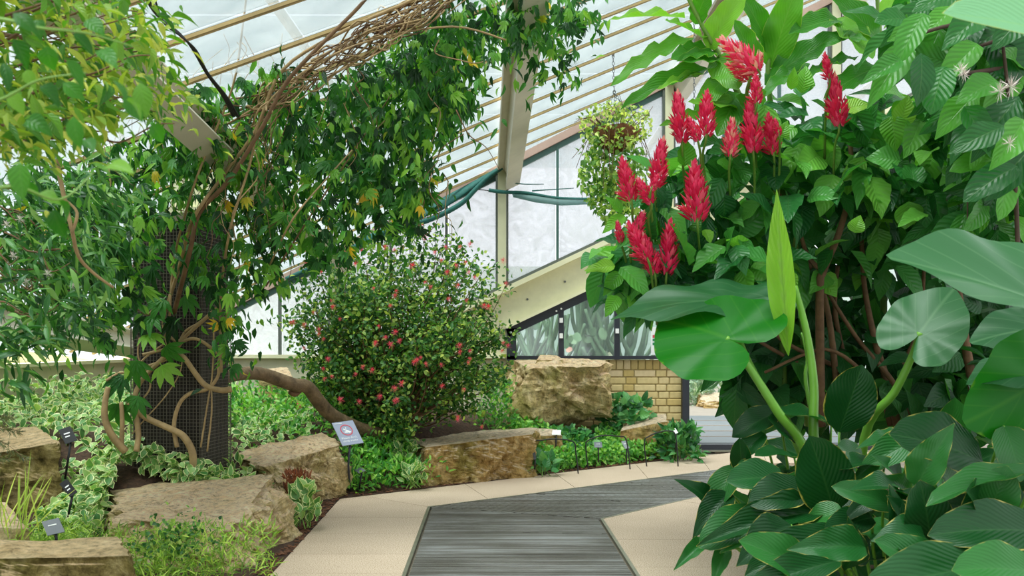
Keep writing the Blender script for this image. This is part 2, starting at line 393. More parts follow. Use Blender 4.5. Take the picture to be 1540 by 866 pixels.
b = MB(); b.prism([(-1.7, WY+.01, .9), (-.055, WY+.01, .9), (-.055, WY+.01, zC(-.055)-.4), (-1.7, WY+.01, .97)], (0, .06, 0)); b.build('infill_panel', M['cream_web'], wall_end)

# black framed triangular glazing between beam and brick wall
def zD(X): return zC(X)-.455
b = MB()
b.bar((-.05, WY-.03, zD(-.05)-.045), (1.9, WY-.03, zD(1.9)-.045), .07, .09); b.box((-.005, WY-.03, (zD(0)+.957)/2-.02), (.1, .07, zD(0)-.957))
b.box((.92, WY-.03, .975), (1.95, .07, .036))
for x in (.51, 1.09, 1.67): b.box((x, WY-.03, (zD(x)+.957)/2-.03), (.055, .06, zD(x)-.957-.05))
part = b.build('window_1', M['black']); tag(part, kind='structure'); part['org'] = tuple(part.location)
xs = [.03, .51, 1.09, 1.67, 1.85]
for i in range(4):
    x0, x1 = xs[i]+.028, xs[i+1]-.028
    MB().prism([(x0, WY, .99), (x1, WY, .99), (x1, WY, zD(x1)-.08), (x0, WY, zD(x0)-.08)], (0, .006, 0)).build('pane', M['clearglass'], part)
for x, z in ((.51, 1.36), (.51, 1.2), (1.09, 1.25)): b = MB(); b.box((x, WY-.068, z), (.035, .012, .05)); b.build('clip', M['white'], part)
for x in (-.01, .03, .46, .51): b = MB(); b.tube([(x, WY-.08, zD(x)-.06), (x, WY-.06, zD(x)-.06)], .01, 8, 1); b.build('bolt', M['white'], part)
# brick wall
bw = MB(); bw.box((.84, WY+.075, .475), (1.86, .13, .95)); bwall = bw.build('wall_brick', M['mortar']); tag(bwall, kind='structure'); bwall['org'] = tuple(bwall.location)
BM = {}
def brick(x0, x1, z0, z1):
    w, h = round(x1-x0, 3), round(z1-z0, 3)
    if (w, h) not in BM:
        m_ = bmesh.new(); bmesh.ops.create_cube(m_, size=1); bmesh.ops.scale(m_, vec=(w, .1, h), verts=m_.verts)
        bmesh.ops.bevel(m_, geom=m_.edges[:], offset=.005, segments=1, affect='EDGES')
        me = bpy.data.meshes.new('brick'); m_.to_mesh(me); m_.free(); me.materials.append(M['brick']); BM[(w, h)] = me
    link('brick', BM[(w, h)], None, bwall, Matrix.Translation(((x0+x1)/2, WY+.05+random.uniform(-.003, .003), (z0+z1)/2)))
x = -.05
while x < 1.72: brick(x, x+.065, .85, .947); x += .076
z = .85-.075; row = 0
while z > 0:
    x = -.08 - (.085 if row % 2 else 0); k = row
    while x < 1.75:
        w = .215 if k % 2 == 0 else .1025
        brick(max(x, -.08), min(x+w, 1.765), z, z+.064); x += w+.011; k += 1
    z -= .075; row += 1
# door post, threshold
b = MB(); b.box((1.805, WY-.01, .66), (.07, .09, 1.32)); o = b.build('door_1', M['black']); tag(o, kind='structure')
b = MB(); b.box((2.9, WY+.02, .035), (2.12, .12, .07)); o = b.build('trim_1', M['black']); tag(o, kind='structure')
b = MB(); b.box((2.9, WY-.08, .008), (2.12, .06, .016)); o = b.build('trim_2', M['metal_rim']); tag(o, kind='structure')
# side low wall along the eave
b = MB(); b.box((XL-.1, 5.2, .465), (.2, 10.6, .93)); o = b.build('wall_left', M['lowwall']); tag(o, kind='structure'); o['org'] = tuple(o.location)
b = MB(); b.box((XL-.06, 5.2, .945), (.26, 10.6, .03)); b.build('coping', M['cream'], o)
# the next room beyond the partition
b = MB(); b.box((3.0, 17.5, .035-.02), (14, 14, .07)); far = b.build('floor_beyond', M['concrete']); tag(far, kind='structure'); far['org'] = tuple(far.location)
b = MB(); b.prism([(1.9, 10.62, .052), (5.2, 10.62, .052), (8.2, 14.2, .052), (2.0, 14.6, .052)], (0, 0, .012)); b.build('walkway_mat', M['farmat'], far)
for y in (11.3, 12.0, 12.8, 13.6): b = MB(); b.box((3.2, y, .067), (2.8, .02, .008)); b.build('mat_joint', M['concrete'], far)
b = MB(); b.box((2.0, 24.6, 1.5), (22, .2, 3.0)); o = b.build('wall_far', simple('far_wall_pale', rgb(196, 208, 200), .8, 1.5, .06)); tag(o, kind='structure')

cb_ = MB()
for x in (-6, -3, 0, 3, 6, 9, 12): cb_.box((x, 17.6, 5.4), (.08, 14.6, .12))
cbo = cb_.build('ceiling_beyond', M['rafter']); tag(cbo, kind='structure'); cbo['org'] = tuple(cbo.location)
for i in range(6):
    for k in range(5): b = MB(); b.box((-4.5+3*i, 12+2.9*k-.2, 5.48), (2.9, 2.8, .008)); b.build('pane', M['roofglass'], cbo)
# ------------------------------------------------------------------ paving
def gp(*q): return [G(x, y) for x, y in q]
pav = MB(); pav.box((.8, 4.6, -.05), (6.6, 13, .06)); floor = pav.build('floor', M['floorbase']); tag(floor, kind='structure'); floor['org'] = tuple(floor.location)
def lerp(a, b, t): return a+(b-a)*t
def slab(poly, z=-.02, t=.02):
    c = sum((Vector(p) for p in poly), Vector())/len(poly); q = []
    for p in poly:
        p = Vector(p); d = (c-p); d.z = 0; p = p + d.normalized()*.0035; p.z = z; q.append(p)
    m_ = MB(); m_.prism(q, (0, 0, t)); return m_.build('slab', M['slab'], floor)
def online(a, b, Y): t = (Y-a.y)/(b.y-a.y); return lerp(a, b, t)
oA, oB = G(405, 866), G(511, 750); iA, iB = G(607, 866), G(645, 762)
oC = G(1052, 686); iC = G(1075, 707)
Ys = [6.44, 5.906, 5.33, 4.885, 4.36, 3.83, 3.3, 2.77, 2.24, 1.7, 1.2]
for y0, y1 in zip(Ys[1:], Ys[:-1]): slab([online(oA, oB, y0), online(iA, iB, y0), online(iA, iB, y1), online(oA, oB, y1)])
slab([online(oA, oB, 6.44), online(iA, iB, 6.44), iB, lerp(oB, oC, .05), oB])
T = [.05, .28, .52, .77, 1.0, 1.25]; T2 = [0, .17, .45, .72, .98, 1.25]
for k in range(5): slab([lerp(oB, oC, T[k]), lerp(iB, iC, T2[k]), lerp(iB, iC, T2[k+1]), lerp(oB, oC, T[k+1])])
rA, rB = G(960, 866), G(905, 780); rC = G(1100, 735)
XR_ = 1.55
Yr = [5.72, 5.02, 4.4, 3.8, 3.2, 2.6, 2.0, 1.4]
for y0, y1 in zip(Yr[1:], Yr[:-1]): p, q = online(rA, rB, y0), online(rA, rB, y1); slab([p, (XR_, y0, 0), (XR_, y1, 0), q])
e = lerp(rB, rC, 1.5); slab([online(rA, rB, 5.72), (XR_, 5.72, 0), (XR_+.3, 6.6, 0), lerp(rB, rC, .55), rB]); slab([lerp(rB, rC, .55), (XR_+.3, 6.6, 0), (3.2, 7.9, 0), e])
a1, a2 = lerp(oB, oC, 1.25), lerp(iB, iC, 1.25)
slab([a1, a2, (3.9, 9.6, 0), (3.9, 10.33, 0), (2.1, 10.33, 0)])
# ribbed grates: every panel one piece with its ribs
def grate(poly, ribdir, pitch=.022, name='grate_panel'):
    """poly: 4+ ground corners; ribs run along ribdir, clipped to the outline"""
    d = Vector((ribdir[0], ribdir[1], 0)).normalized(); n = Vector((-d.y, d.x, 0)); m_ = MB()
    P = [Vector(p) for p in poly]; c = sum(P, Vector())/len(P); P = [p+(c-p).normalized()*.006 for p in P]
    m_.prism([(p.x, p.y, -.018) for p in P], (0, 0, .006))
    uv = [(p.dot(d), p.dot(n)) for p in P]; lo, hi = min(v for u, v in uv), max(v for u, v in uv); v = lo+pitch*.5
    while v < hi:
        xsn = []
        for i in range(len(uv)):
            (u0, v0), (u1, v1) = uv[i], uv[(i+1) % len(uv)]
            if (v0 <= v) != (v1 <= v): xsn.append(u0+(u1-u0)*(v-v0)/(v1-v0))
        if len(xsn) >= 2 and max(xsn)-min(xsn) > .02:
            m_.bar(d*min(xsn)+n*v+Vector((0, 0, -.006)), d*max(xsn)+n*v+Vector((0, 0, -.006)), pitch*.55, .012)
        v += pitch
    return m_.build(name, M['grate'], floor)
yl = [6.86, 6.0, 5.755, 5.31, 4.86, 4.41, 3.96, 3.51, 3.06, 2.6, 2.15, 1.7, 1.2]
ins = .02
def L_(y): p = online(iA, iB, y); return p+Vector((ins, 0, 0))
def R_(y): p = online(rA, rB, y); return p-Vector((ins, 0, 0))
tilt = rB.y-iB.y
def R2(y): return R_(y+tilt*(max(0, (y-5.755))/(6.86-5.755)))
for y0, y1 in zip(yl[1:], yl[:-1]): grate([L_(y0), R2(y0), R2(y1), L_(y1)], (1, (R2(y0).y-L_(y0).y)/1.1, 0))
dd = (iC-iB).normalized()
for k in range(4):
    t0, t1 = k*.33, (k+1)*.33
    grate([lerp(rB, rC, t0*1.25)+Vector((0, .01, 0)), lerp(rB, rC, t1*1.25)+Vector((0, .01, 0)), lerp(iB, iC, t1*.95)-Vector((0, .012, 0)), lerp(iB, iC, t0*.95)-Vector((0, .012, 0))], (dd.y*.55+.8, -dd.x*.8, 0), .03)
for a, b_ in ((iA+(iA-iB)*1.6, iB), (rA+(rA-rB)*2, rB), (iB, lerp(iB, iC, 1.25)), (rB, e)):
    m_ = MB(); m_.bar(Vector(a)-Vector((0, 0, .006)), Vector(b_)-Vector((0, 0, .006)), .018, .016); m_.build('edge_angle', M['metal_rim'], floor)

# ------------------------------------------------------------------ planting beds
edge = [Vector((-1.17, -1)), oA.xy, oB.xy, oC.xy, a1.xy+Vector((.0, .2)), Vector((1.9, 10.5))]
def dist_edge(x, y):
    p = Vector((x, y)); best = 9
    for a, b_ in zip(edge[:-1], edge[1:]):
        ab = b_-a; t = max(0, min(1, (p-a).dot(ab)/ab.length_squared)); best = min(best, (p-a-ab*t).length)
    return best
def sm(a, b_, x): t = max(0, min(1, (x-a)/(b_-a))); return t*t*(3-2*t)
def inleft(x, y):
    if y < oB.y: return x < online(oA, oB, max(y, -1)).x
    if x < oB.x: return True
    return y > oB.y+(x-oB.x)*(oC.y-oB.y)/(oC.x-oB.x)
def hgt(x, y):
    if not inleft(x, y): return .0
    d = dist_edge(x, y); w = (.43-.22*sm(-.5, .7, x))*(.12+.88*sm(5.1, 6.5, y))
    return .0+w*sm(.0, 1.0, d)+.12*sm(2.0, 3.0, -x)*sm(5, 7, y)+.025*noise.noise(Vector((x*2.3, y*2.3, 3)))*sm(0, .3, d)
g = MB(); nx, ny = 100, 150; x0, x1, y0, y1 = -3.99, 1.78, .5, 10.38; idx = {}
for i in range(nx+1):
    for j in range(ny+1):
        x, y = lerp(x0, x1, i/nx), lerp(y0, y1, j/ny)
        if inleft(x, y): idx[i, j] = len(g.v); g.v.append((x, y, hgt(x, y)))
        elif dist_edge(x, y) < .08:  idx[i, j] = len(g.v); g.v.append((x, y, -.012))
for i in range(nx):
    for j in range(ny):
        q = [(i, j), (i+1, j), (i+1, j+1), (i, j+1)]
        if all(k in idx for k in q): g.f.append(tuple(idx[k] for k in q))
o = g.build('soil_bed', M['mulch'], None, True); tag(o, kind='structure')
def hR(x, y): return .02+.13*sm(1.3, 2.2, x)
g = MB(); nx, ny = 24, 60
for i in range(nx+1):
    for j in range(ny+1):
        x, y = lerp(1.33, 5.5, i/nx), lerp(.6, 6.7, j/ny); x += max(0, y-5.2)*.25
        g.v.append((x, y, hR(x, y)+.02*noise.noise(Vector((x*3, y*3, 0)))))
for i in range(nx):
    for j in range(ny): k = i*(ny+1)+j; g.f.append((k, k+ny+1, k+ny+2, k+1))
o = g.build('soil_bed', M['mulch'], None, True); tag(o, kind='structure')

# ------------------------------------------------------------------ rocks
FOOT = []
def rock(label, top, zb, mat='rock1', spread=1.06, amp=.06, seed=0, bottom=None, n=36, rnd=.08, strat=.5):
    t = [W(*p) for p in top]; c = sum(t, Vector())/4
    bt = bottom or [(c.x+(p.x-c.x)*spread, c.y+(p.y-c.y)*spread, zb) for p in t]; bt = [Vector(p) for p in bt]
    FOOT.append([(p.x, p.y) for p in bt])
    size = (t[0]-t[2]).length
    verts = {}; V = []; Fc = []
    def vid(p):
        k = tuple(round(x, 4) for x in p)
        if k not in verts:
            q = Vector(p); q = q*(1-rnd)+q.normalized()*rnd*1.35
            u, v, w = (q.x+1)/2, (q.y+1)/2, (q.z+1)/2      # u right, v to front, w up
            top_ = t[0].lerp(t[1], u).lerp(t[3].lerp(t[2], u), v); bot = bt[0].lerp(bt[1], u).lerp(bt[3].lerp(bt[2], u), v)
            x = bot.lerp(top_, w); out = (x-(c*.6+sum(bt, Vector())/4*.4)).normalized()
            s = Vector((seed*7.3, seed*3.1, seed))
            d = noise.fractal(x*2.6+s, .85, 2.1, 6)*.8+(.5-abs(noise.noise(x*5+s)))*.6-.2+noise.fractal(x*9+s, .8, 2.1, 5)*.5
            cell = noise.cell_vector(x*3.4+s+noise.noise_vector(x*2+s)*.5); d += (cell.x-.5)*.35
            lay = noise.noise(Vector((x.x*.8, x.y*.8, x.z*9))+s)*strat*.5*(1-max(0, q.z)**2)
            flat = .4 if p[2] > .99 else 1
            V.append(x+out*(d*amp*flat+lay*amp)); verts[k] = len(V)-1
        return verts[k]
    for ax in range(3):
        for sg in (-1, 1):
            for i in range(n):
                for j in range(n):
                    q = []
                    for di, dj in ((0,0),(1,0),(1,1),(0,1)):
                        p = [0, 0, 0]; p[ax] = sg; p[(ax+1) % 3] = -1+2*(i+di)/n; p[(ax+2) % 3] = -1+2*(j+dj)/n; q.append(vid(p))
                    flip = (sg < 0)
                    Fc.append(tuple(q[::-1] if not flip else q))
    m_ = MB(); m_.v = [tuple(v) for v in V]; m_.f = Fc
    o = m_.build('boulder', M[mat], None, False)
    bm_ = bmesh.new(); bm_.from_mesh(o.data); bmesh.ops.recalc_face_normals(bm_, faces=bm_.faces); bm_.to_mesh(o.data); bm_.free()
    return tag(o, label, 'rock')
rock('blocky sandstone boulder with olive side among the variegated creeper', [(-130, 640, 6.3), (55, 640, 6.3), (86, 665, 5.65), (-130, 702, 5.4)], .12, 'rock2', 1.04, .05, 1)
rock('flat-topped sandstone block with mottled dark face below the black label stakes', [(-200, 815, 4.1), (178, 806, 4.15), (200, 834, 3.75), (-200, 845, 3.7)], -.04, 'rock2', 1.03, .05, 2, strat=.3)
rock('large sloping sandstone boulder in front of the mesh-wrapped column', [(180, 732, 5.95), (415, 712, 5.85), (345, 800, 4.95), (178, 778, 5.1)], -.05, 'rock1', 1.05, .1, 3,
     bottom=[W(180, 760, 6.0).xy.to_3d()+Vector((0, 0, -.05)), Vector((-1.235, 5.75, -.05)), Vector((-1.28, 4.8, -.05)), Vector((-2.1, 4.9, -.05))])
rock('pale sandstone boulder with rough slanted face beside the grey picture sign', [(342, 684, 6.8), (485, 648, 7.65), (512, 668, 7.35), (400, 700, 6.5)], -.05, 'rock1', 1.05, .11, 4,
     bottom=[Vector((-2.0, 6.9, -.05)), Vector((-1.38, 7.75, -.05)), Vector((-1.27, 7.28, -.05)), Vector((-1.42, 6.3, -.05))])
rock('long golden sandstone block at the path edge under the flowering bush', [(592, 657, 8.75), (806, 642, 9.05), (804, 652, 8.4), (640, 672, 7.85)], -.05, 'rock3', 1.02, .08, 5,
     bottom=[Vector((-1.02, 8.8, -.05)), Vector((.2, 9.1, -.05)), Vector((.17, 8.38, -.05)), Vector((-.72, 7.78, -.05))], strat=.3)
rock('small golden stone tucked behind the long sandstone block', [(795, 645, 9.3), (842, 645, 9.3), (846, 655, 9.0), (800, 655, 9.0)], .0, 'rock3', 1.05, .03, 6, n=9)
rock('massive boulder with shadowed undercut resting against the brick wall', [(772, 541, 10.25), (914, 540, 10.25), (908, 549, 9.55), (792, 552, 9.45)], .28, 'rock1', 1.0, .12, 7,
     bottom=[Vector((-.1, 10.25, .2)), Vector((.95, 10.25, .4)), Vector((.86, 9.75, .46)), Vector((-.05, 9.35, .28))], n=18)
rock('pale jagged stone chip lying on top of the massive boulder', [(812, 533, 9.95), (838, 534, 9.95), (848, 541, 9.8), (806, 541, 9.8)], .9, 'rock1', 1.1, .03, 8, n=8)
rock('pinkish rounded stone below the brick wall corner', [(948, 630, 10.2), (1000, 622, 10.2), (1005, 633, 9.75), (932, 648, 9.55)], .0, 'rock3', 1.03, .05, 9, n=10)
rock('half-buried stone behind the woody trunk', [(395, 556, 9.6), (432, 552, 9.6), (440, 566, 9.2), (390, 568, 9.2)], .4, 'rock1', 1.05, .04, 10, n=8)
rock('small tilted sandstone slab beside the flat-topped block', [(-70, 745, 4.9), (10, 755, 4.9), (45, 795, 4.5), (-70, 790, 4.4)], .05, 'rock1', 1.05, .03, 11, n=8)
def infoot(x, y):
    for p in FOOT:
        ins_ = False
        for i in range(4):
            (ax, ay), (bx, by) = p[i], p[(i+1) % 4]
            if (ay > y) != (by > y) and x < (bx-ax)*(y-ay)/(by-ay)+ax: ins_ = not ins_
        if ins_: return True
    return False
# bark chips along the path edge
m_ = MB()
for k in range(1500):
    t = random.random(); i = 1 if random.random() < .55 else 2
    p = edge[i].lerp(edge[i+1], t); nrm = Vector((-(edge[i+1]-edge[i]).y, (edge[i+1]-edge[i]).x)).normalized(); p = p+nrm*abs(random.gauss(.02, .13))
    if infoot(p.x, p.y): continue
    m_.box((p.x, p.y, hgt(p.x, p.y)+.008), (random.uniform(.01, .035), random.uniform(.005, .012), .004), Matrix.Rotation(random.uniform(0, 6), 3, 'Z') @ Matrix.Rotation(random.uniform(-.5, .5), 3, 'X'))
o = m_.build('bark_mulch', M['chip']); tag(o, 'brown bark chip mulch strewn along the paving edge', 'mulch', kind='stuff')

# ------------------------------------------------------------------ leaf templates
class Tpl:
    def __init__(s, v, f, luv): s.v = np.array(v, float); s.f = f; s.luv = np.array(luv, float); s.me = {}
    def mesh(s, name, mat):
        k = (name, mat.name)
        if k not in s.me: s.me[k] = cloud_mesh(name, s, np.eye(4)[None], np.array([.5]), mat)
        return s.me[k]
SH = {'ovate': lambda v: math.sin(math.pi*v**.68)**.95, 'lance': lambda v: math.sin(math.pi*v**.85)**1.05, 'oblong': lambda v: math.sin(math.pi*v**.92)**.55,
      'round': lambda v: math.sin(math.pi*v**.8)**.62, 'strap': lambda v: (math.sin(math.pi*v**.75)**.6)}
def tpl(shape='ovate', nu=6, nv=1, fold=.25, droop=.2, wave=0, freq=3, ph=0, twist=0, asp=None):
    v, f, l = [], [], []; m_ = 2*nv+1; asp = asp or {'ovate': .55, 'lance': .25, 'oblong': .5, 'round': .7, 'strap': .2}[shape]
    for i in range(nu+1):
        t = i/nu; hw = .5*SH[shape](min(max(t, .0), 1)) if 0 < i < nu else .012
        for j in range(-nv, nv+1):
            s = j/nv; x = s*hw; a = twist*t
            z = fold*abs(x)*asp*1.6 + wave*math.sin(freq*2*math.pi*t+ph+(1.5 if s > 0 else 0))*abs(s)**1.5*min(1, hw*4)
            z0 = -droop*t*t; y = t*(1-.25*droop*t)
            v.append((x*math.cos(a)-z*math.sin(a), y, z0+x*math.sin(a)+z*math.cos(a))); l.append((s, t, max(abs(s), 1 if i == nu else 0, (t-.8)*5*abs(s))))
    for i in range(nu):
        for j in range(m_-1): k = i*m_+j; f.append((k, k+1, k+1+m_, k+m_))
    return Tpl(v, f, l)
def joint(parts):
    v, f, l = [], [], []
    for T, Mx in parts:
        b = len(v); q = np.c_[T.v, np.ones(len(T.v))] @ np.array(Mx).T
        v += [tuple(p[:3]) for p in q]; f += [tuple(i+b for i in ff) for ff in T.f]; l += [tuple(p) for p in T.luv]
    return Tpl(v, f, l)
def palmate(nu=4, fold=.3, droop=.25):
    ps = []
    for a, L in ((-58, .66), (-29, .9), (0, 1), (29, .9), (58, .66)):
        ps.append((tpl('lance', nu, 1, fold, droop, asp=.3), Matrix.Translation((0, .12, 0)) @ Matrix.Rotation(math.radians(-a), 4, 'Z') @ Matrix.Diagonal((.26*L, .88*L, .8*L, 1))))
    st = Tpl([(-.012, 0, 0), (.012, 0, 0), (.012, .14, 0), (-.012, .14, 0)], [(0, 1, 2, 3)], [(0, 0, 0)]*4)
    return joint(ps+[(st, Matrix.Identity(4))])
def heart(nr=6, na=40, cup=.1, wave=.03, droop=.15, lobe=.55):
    v, f, l = [(0, 0, 0)], [], [(0, .35, 0)]
    for i in range(1, nr+1):
        r = i/nr
        for k in range(na):
            th = -math.pi+2*math.pi*(k+.5)/na; a = abs(th)
            R = np.interp(a, [0, .12, .35, .8, 1.3, 1.75, 2.2, 2.6, 2.85, 3.02, 3.1416], [1, .93, .82, .69, .60, .58, .62*(lobe/.55), .62*(lobe/.55), .5*(lobe/.55), .2, .05])
            x, y = R*r*math.sin(th), R*r*math.cos(th)
            z = cup*abs(x)-droop*(y*abs(y))*.8+wave*math.sin(k*2*math.pi*7/na)*r**2-.12*(x*x)
            v.append((x, y, z)); l.append((x*1.6, y*.7+.35, r))
    for k in range(na): f.append((0, 1+k, 1+(k+1) % na)) if k != na-1 else None
    for i in range(nr-1):
        for k in range(na):
            if k == na-1: continue
            a, b = 1+i*na+k, 1+i*na+(k+1) % na; f.append((a, a+na, b+na, b))
    return Tpl(v, f, l)
def cloud_mesh(name, T, Ms, rnd, mat, org=(0, 0, 0)):
    n, k = len(Ms), len(T.v)
    V = np.einsum('nij,kj->nki', Ms[:, :3, :3], T.v)+Ms[:, None, :3, 3]-np.array(org)
    lv = np.concatenate([np.array(f) for f in T.f]); tot = np.array([len(f) for f in T.f])
    LV = (lv[None]+np.arange(n)[:, None]*k).ravel(); TOT = np.tile(tot, n); ST = np.concatenate([[0], np.cumsum(TOT)[:-1]])
    me = bpy.data.meshes.new(name); me.vertices.add(n*k); me.loops.add(len(LV)); me.polygons.add(len(TOT))
    me.vertices.foreach_set('co', V.ravel().astype(np.float32)); me.loops.foreach_set('vertex_index', LV.astype(np.int32))
    me.polygons.foreach_set('loop_start', ST.astype(np.int32)); me.polygons.foreach_set('loop_total', TOT.astype(np.int32)); me.polygons.foreach_set('use_smooth', np.ones(len(TOT), bool))
    me.update(calc_edges=True)
    a = me.attributes.new('luv', 'FLOAT_VECTOR', 'POINT'); a.data.foreach_set('vector', np.tile(T.luv, (n, 1)).ravel().astype(np.float32))
    a = me.attributes.new('rnd', 'FLOAT', 'POINT'); a.data.foreach_set('value', np.repeat(rnd, k).astype(np.float32))
    me.materials.append(mat); return me
def nrm(a): return a/np.maximum(np.linalg.norm(a, axis=-1, keepdims=True), 1e-9)
def mats(pos, d, n, L, Wd):
    pos = np.asarray(pos, float); d = nrm(np.asarray(d, float)); n = np.broadcast_to(np.asarray(n, float), d.shape)
    n = n-(n*d).sum(-1, keepdims=True)*d; n = nrm(n+1e-6); x = np.cross(d, n)
    Mx = np.zeros((len(pos), 4, 4)); L = np.broadcast_to(L, len(pos))[:, None]; Wd = np.broadcast_to(Wd, len(pos))[:, None]
    Mx[:, :3, 0] = x*Wd; Mx[:, :3, 1] = d*L; Mx[:, :3, 2] = n*L; Mx[:, :3, 3] = pos; Mx[:, 3, 3] = 1; return Mx
def foliage(parent, name, T, Ms, mat, rnd=None):
    me = cloud_mesh(name, T, Ms, RNG.random(len(Ms)) if rnd is None else rnd, mat, parent['org'])
    o = bpy.data.objects.new(name, me); COL.objects.link(o); o.parent = parent; o['kind'] = 'stuff'; return o
def leaves(parent, Ts, Ms, mat, name='leaf'):
    out = []
    for i, m_ in enumerate(Ms):
        T = Ts[i % len(Ts)]; out.append(link(name, T.mesh(name, mat), None, parent, Matrix(m_.tolist())))
    return out
def split(parent, Ts, Tlow, Ms, mo, ms, n=300, key=None, name='leaf'):
    """the leaves that show largest as parts, the rest as one mass of foliage"""
    d = Ms[:, 1, 3] if key is None else key; idx = np.argsort(d)
    leaves(parent, Ts, Ms[idx[:n]], mo, name)
    if len(idx) > n: foliage(parent, 'foliage', Tlow, Ms[idx[n:]], ms)
def ell(n, cx, cy, rx, ry, y0, y1, edge=.0):
    """n points behind a picture-space ellipse, at depths y0..y1"""
    a = RNG.random(n)*2*np.pi; r = np.sqrt(RNG.random(n)); px, py = cx+rx*r*np.cos(a), cy+ry*r*np.sin(a); Y = RNG.uniform(y0, y1, n)
    return np.c_[(px-770)/F*Y, Y, EYE+(HOR-py)/F*Y]
def ells(lst): return np.concatenate([ell(*e) for e in lst])
def under_roof(P, gap=.08):
    z = 2.967+.51*(P[:, 0]+.104)+.06*(10.4-P[:, 1])-.35*0
    P = P.copy(); P[:, 2] = np.minimum(P[:, 2], z-gap); return P
def rd(n, base, sp): return nrm(np.array(base)[None]+RNG.normal(size=(n, 3))*sp)
def stem(parent, pts, r0, r1, mat, seg=6, name='stem', sm_=5):
    m_ = MB(); n = len(pts); m_.tube(pts, [r0+(r1-r0)*i/(n-1) for i in range(n)], seg, sm_); return m_.build(name, mat, parent, True)
def two(name, stops, **kw): return leafmat(name, stops, True, **kw), leafmat(name+'_mass', stops, False, **kw)

# ------------------------------------------------------------------ mesh-wrapped column with steel post
CY = 6.0
cb = W(252, 690, CY); zt = W(0, 330, CY).z; zb_ = hgt(cb.x, CY)-.05
col = thing('column', 'square column wrapped in black wire mesh carrying a cream steel post', 'column', (cb.x, CY+.27, zb_))
w_ = .45; yaw = Matrix.Rotation(math.radians(-7), 3, 'Z'); cc = Vector((cb.x, CY+.27, 0))
b = MB(); b.box(cc+Vector((0, 0, (zt+zb_)/2)), (w_-.03, w_-.03, zt-zb_), yaw); b.build('core', simple('column_core', rgb(44, 40, 35), .95, 6, .4), col)
b = MB(); step = .021; n_ = int(w_/step)
for side in range(4):
    R = yaw @ Matrix.Rotation(side*math.pi/2, 3, 'Z')
    for i in range(n_+1): b.bar(cc+R @ Vector((-w_/2+i*step, -w_/2, 0))+Vector((0, 0, zb_)), cc+R @ Vector((-w_/2+i*step, -w_/2, 0))+Vector((0, 0, zt-.01)), .003, .003, (0, 1, .01))
    z = zb_
    while z < zt-.02: b.bar(cc+R @ Vector((-w_/2, -w_/2, 0))+Vector((0, 0, z)), cc+R @ Vector((w_/2, -w_/2, 0))+Vector((0, 0, z)), .003, .003); z += step
o = b.build('wire_mesh', simple('mesh_wire', rgb(92, 86, 72), .5), col); o['kind'] = 'stuff'
b = MB(); b.box(cc+Vector((0, 0, zt+.02)), (w_+.03, w_+.03, .05), yaw); b.build('cap', simple('column_cap', rgb(120, 112, 92), .9, 8, .3), col)
zr = 2.967+.51*(cb.x+.104)+.06*(10.4-CY-.27)
pp = Vector((W(278, 0, CY).x, CY+.27, 0))
b = MB(); b.box(pp+Vector((0, 0, (zt+zr)/2+.02)), (.3, .16, zr-zt-.1)); b.build('steel_post', M['cream'], col)
b = MB(); b.box(pp+Vector((0, -.02, zt+.07)), (.36, .24, .05)); b.build('base_plate', M['cream'], col)

# ------------------------------------------------------------------ climbing vine over the column and along the roof
vo, vs = two('vine_leaf', [(0, rgb(14, 50, 20)), (.3, rgb(30, 84, 30)), (.65, rgb(58, 120, 40)), (.95, rgb(122, 168, 58)), (.991, rgb(112, 156, 52)), (.995, rgb(206, 172, 48))], trans=.33, rough=.36, vein=5, vstr=.15)
vine = thing('climbing_vine', 'tangled climbing vine with palmate leaves wound around the mesh column and roof', 'vine', W(300, 700, 5.75))
vT = [palmate(5, .3, .25), palmate(5, .5, .5), palmate(5, .1, .1)]; vlow = palmate(3, .3, .35)
P = ells([(237, 600, 150, 110, 65, 5.5, 6.3), (108, 660, 120, 60, 60, 5.5, 6.3), (93, 530, 190, 90, 50, 5.4, 6.2), (136, 700, 40, 90, 60, 5.5, 6.4), (64, 600, 40, 60, 40, 5.6, 6.4), (79, 790, 30, 60, 40, 5.6, 6.4), (28, 830, 80, 40, 60, 5.6, 6.2), (28, 860, 20, 25, 25, 5.7, 6.1),
          (201, 490, 310, 110, 80, 5.4, 6.3), (108, 570, 280, 70, 70, 5.5, 6.2), (79, 410, 250, 60, 90, 5.4, 6.2), (64, 340, 330, 60, 110, 5.4, 6.0), (43, 400, 390, 35, 60, 5.5, 6.2),
          (86, 290, 190, 80, 70, 5.2, 5.9), (108, 180, 300, 80, 90, 5.0, 5.7), (144, 110, 340, 110, 90, 4.7, 5.4), (79, 160, 440, 60, 70, 5.0, 5.5), (36, 235, 260, 60, 60, 5.3, 5.8), (79, 615, 260, 40, 85, 5.6, 6.3),
          (43, 380, 60, 60, 45, 5.2, 6.0), (21, 300, 90, 50, 60, 5.0, 5.6), (57, 430, 210, 80, 40, 5.6, 6.2), (21, 345, 500, 18, 60, 5.6, 5.9), (43, 430, 30, 40, 30, 5.5, 6.0), (43, 310, 280, 40, 60, 5.4, 5.8)])
P = under_roof(P, .1); n = len(P)
Q = P[RNG.integers(0, n, 4200)]+RNG.normal(size=(4200, 3))*np.array([.1, .1, .1]); Q = under_roof(Q, .06); nq = len(Q)
foliage(vine, 'small_leaves', tpl('lance', 3, 1, .3, .3, asp=.4), mats(Q, rd(nq, (0, -.15, -.8), .5), rd(nq, (0, -.7, .6), .5), RNG.uniform(.055, .1, nq), RNG.uniform(.018, .034, nq)), vs)
Mv = mats(P, rd(n, (0, -.25, -.75), .42), rd(n, (0, -.8, .55), .45), RNG.uniform(.08, .15, n), RNG.uniform(.055, .1, n))
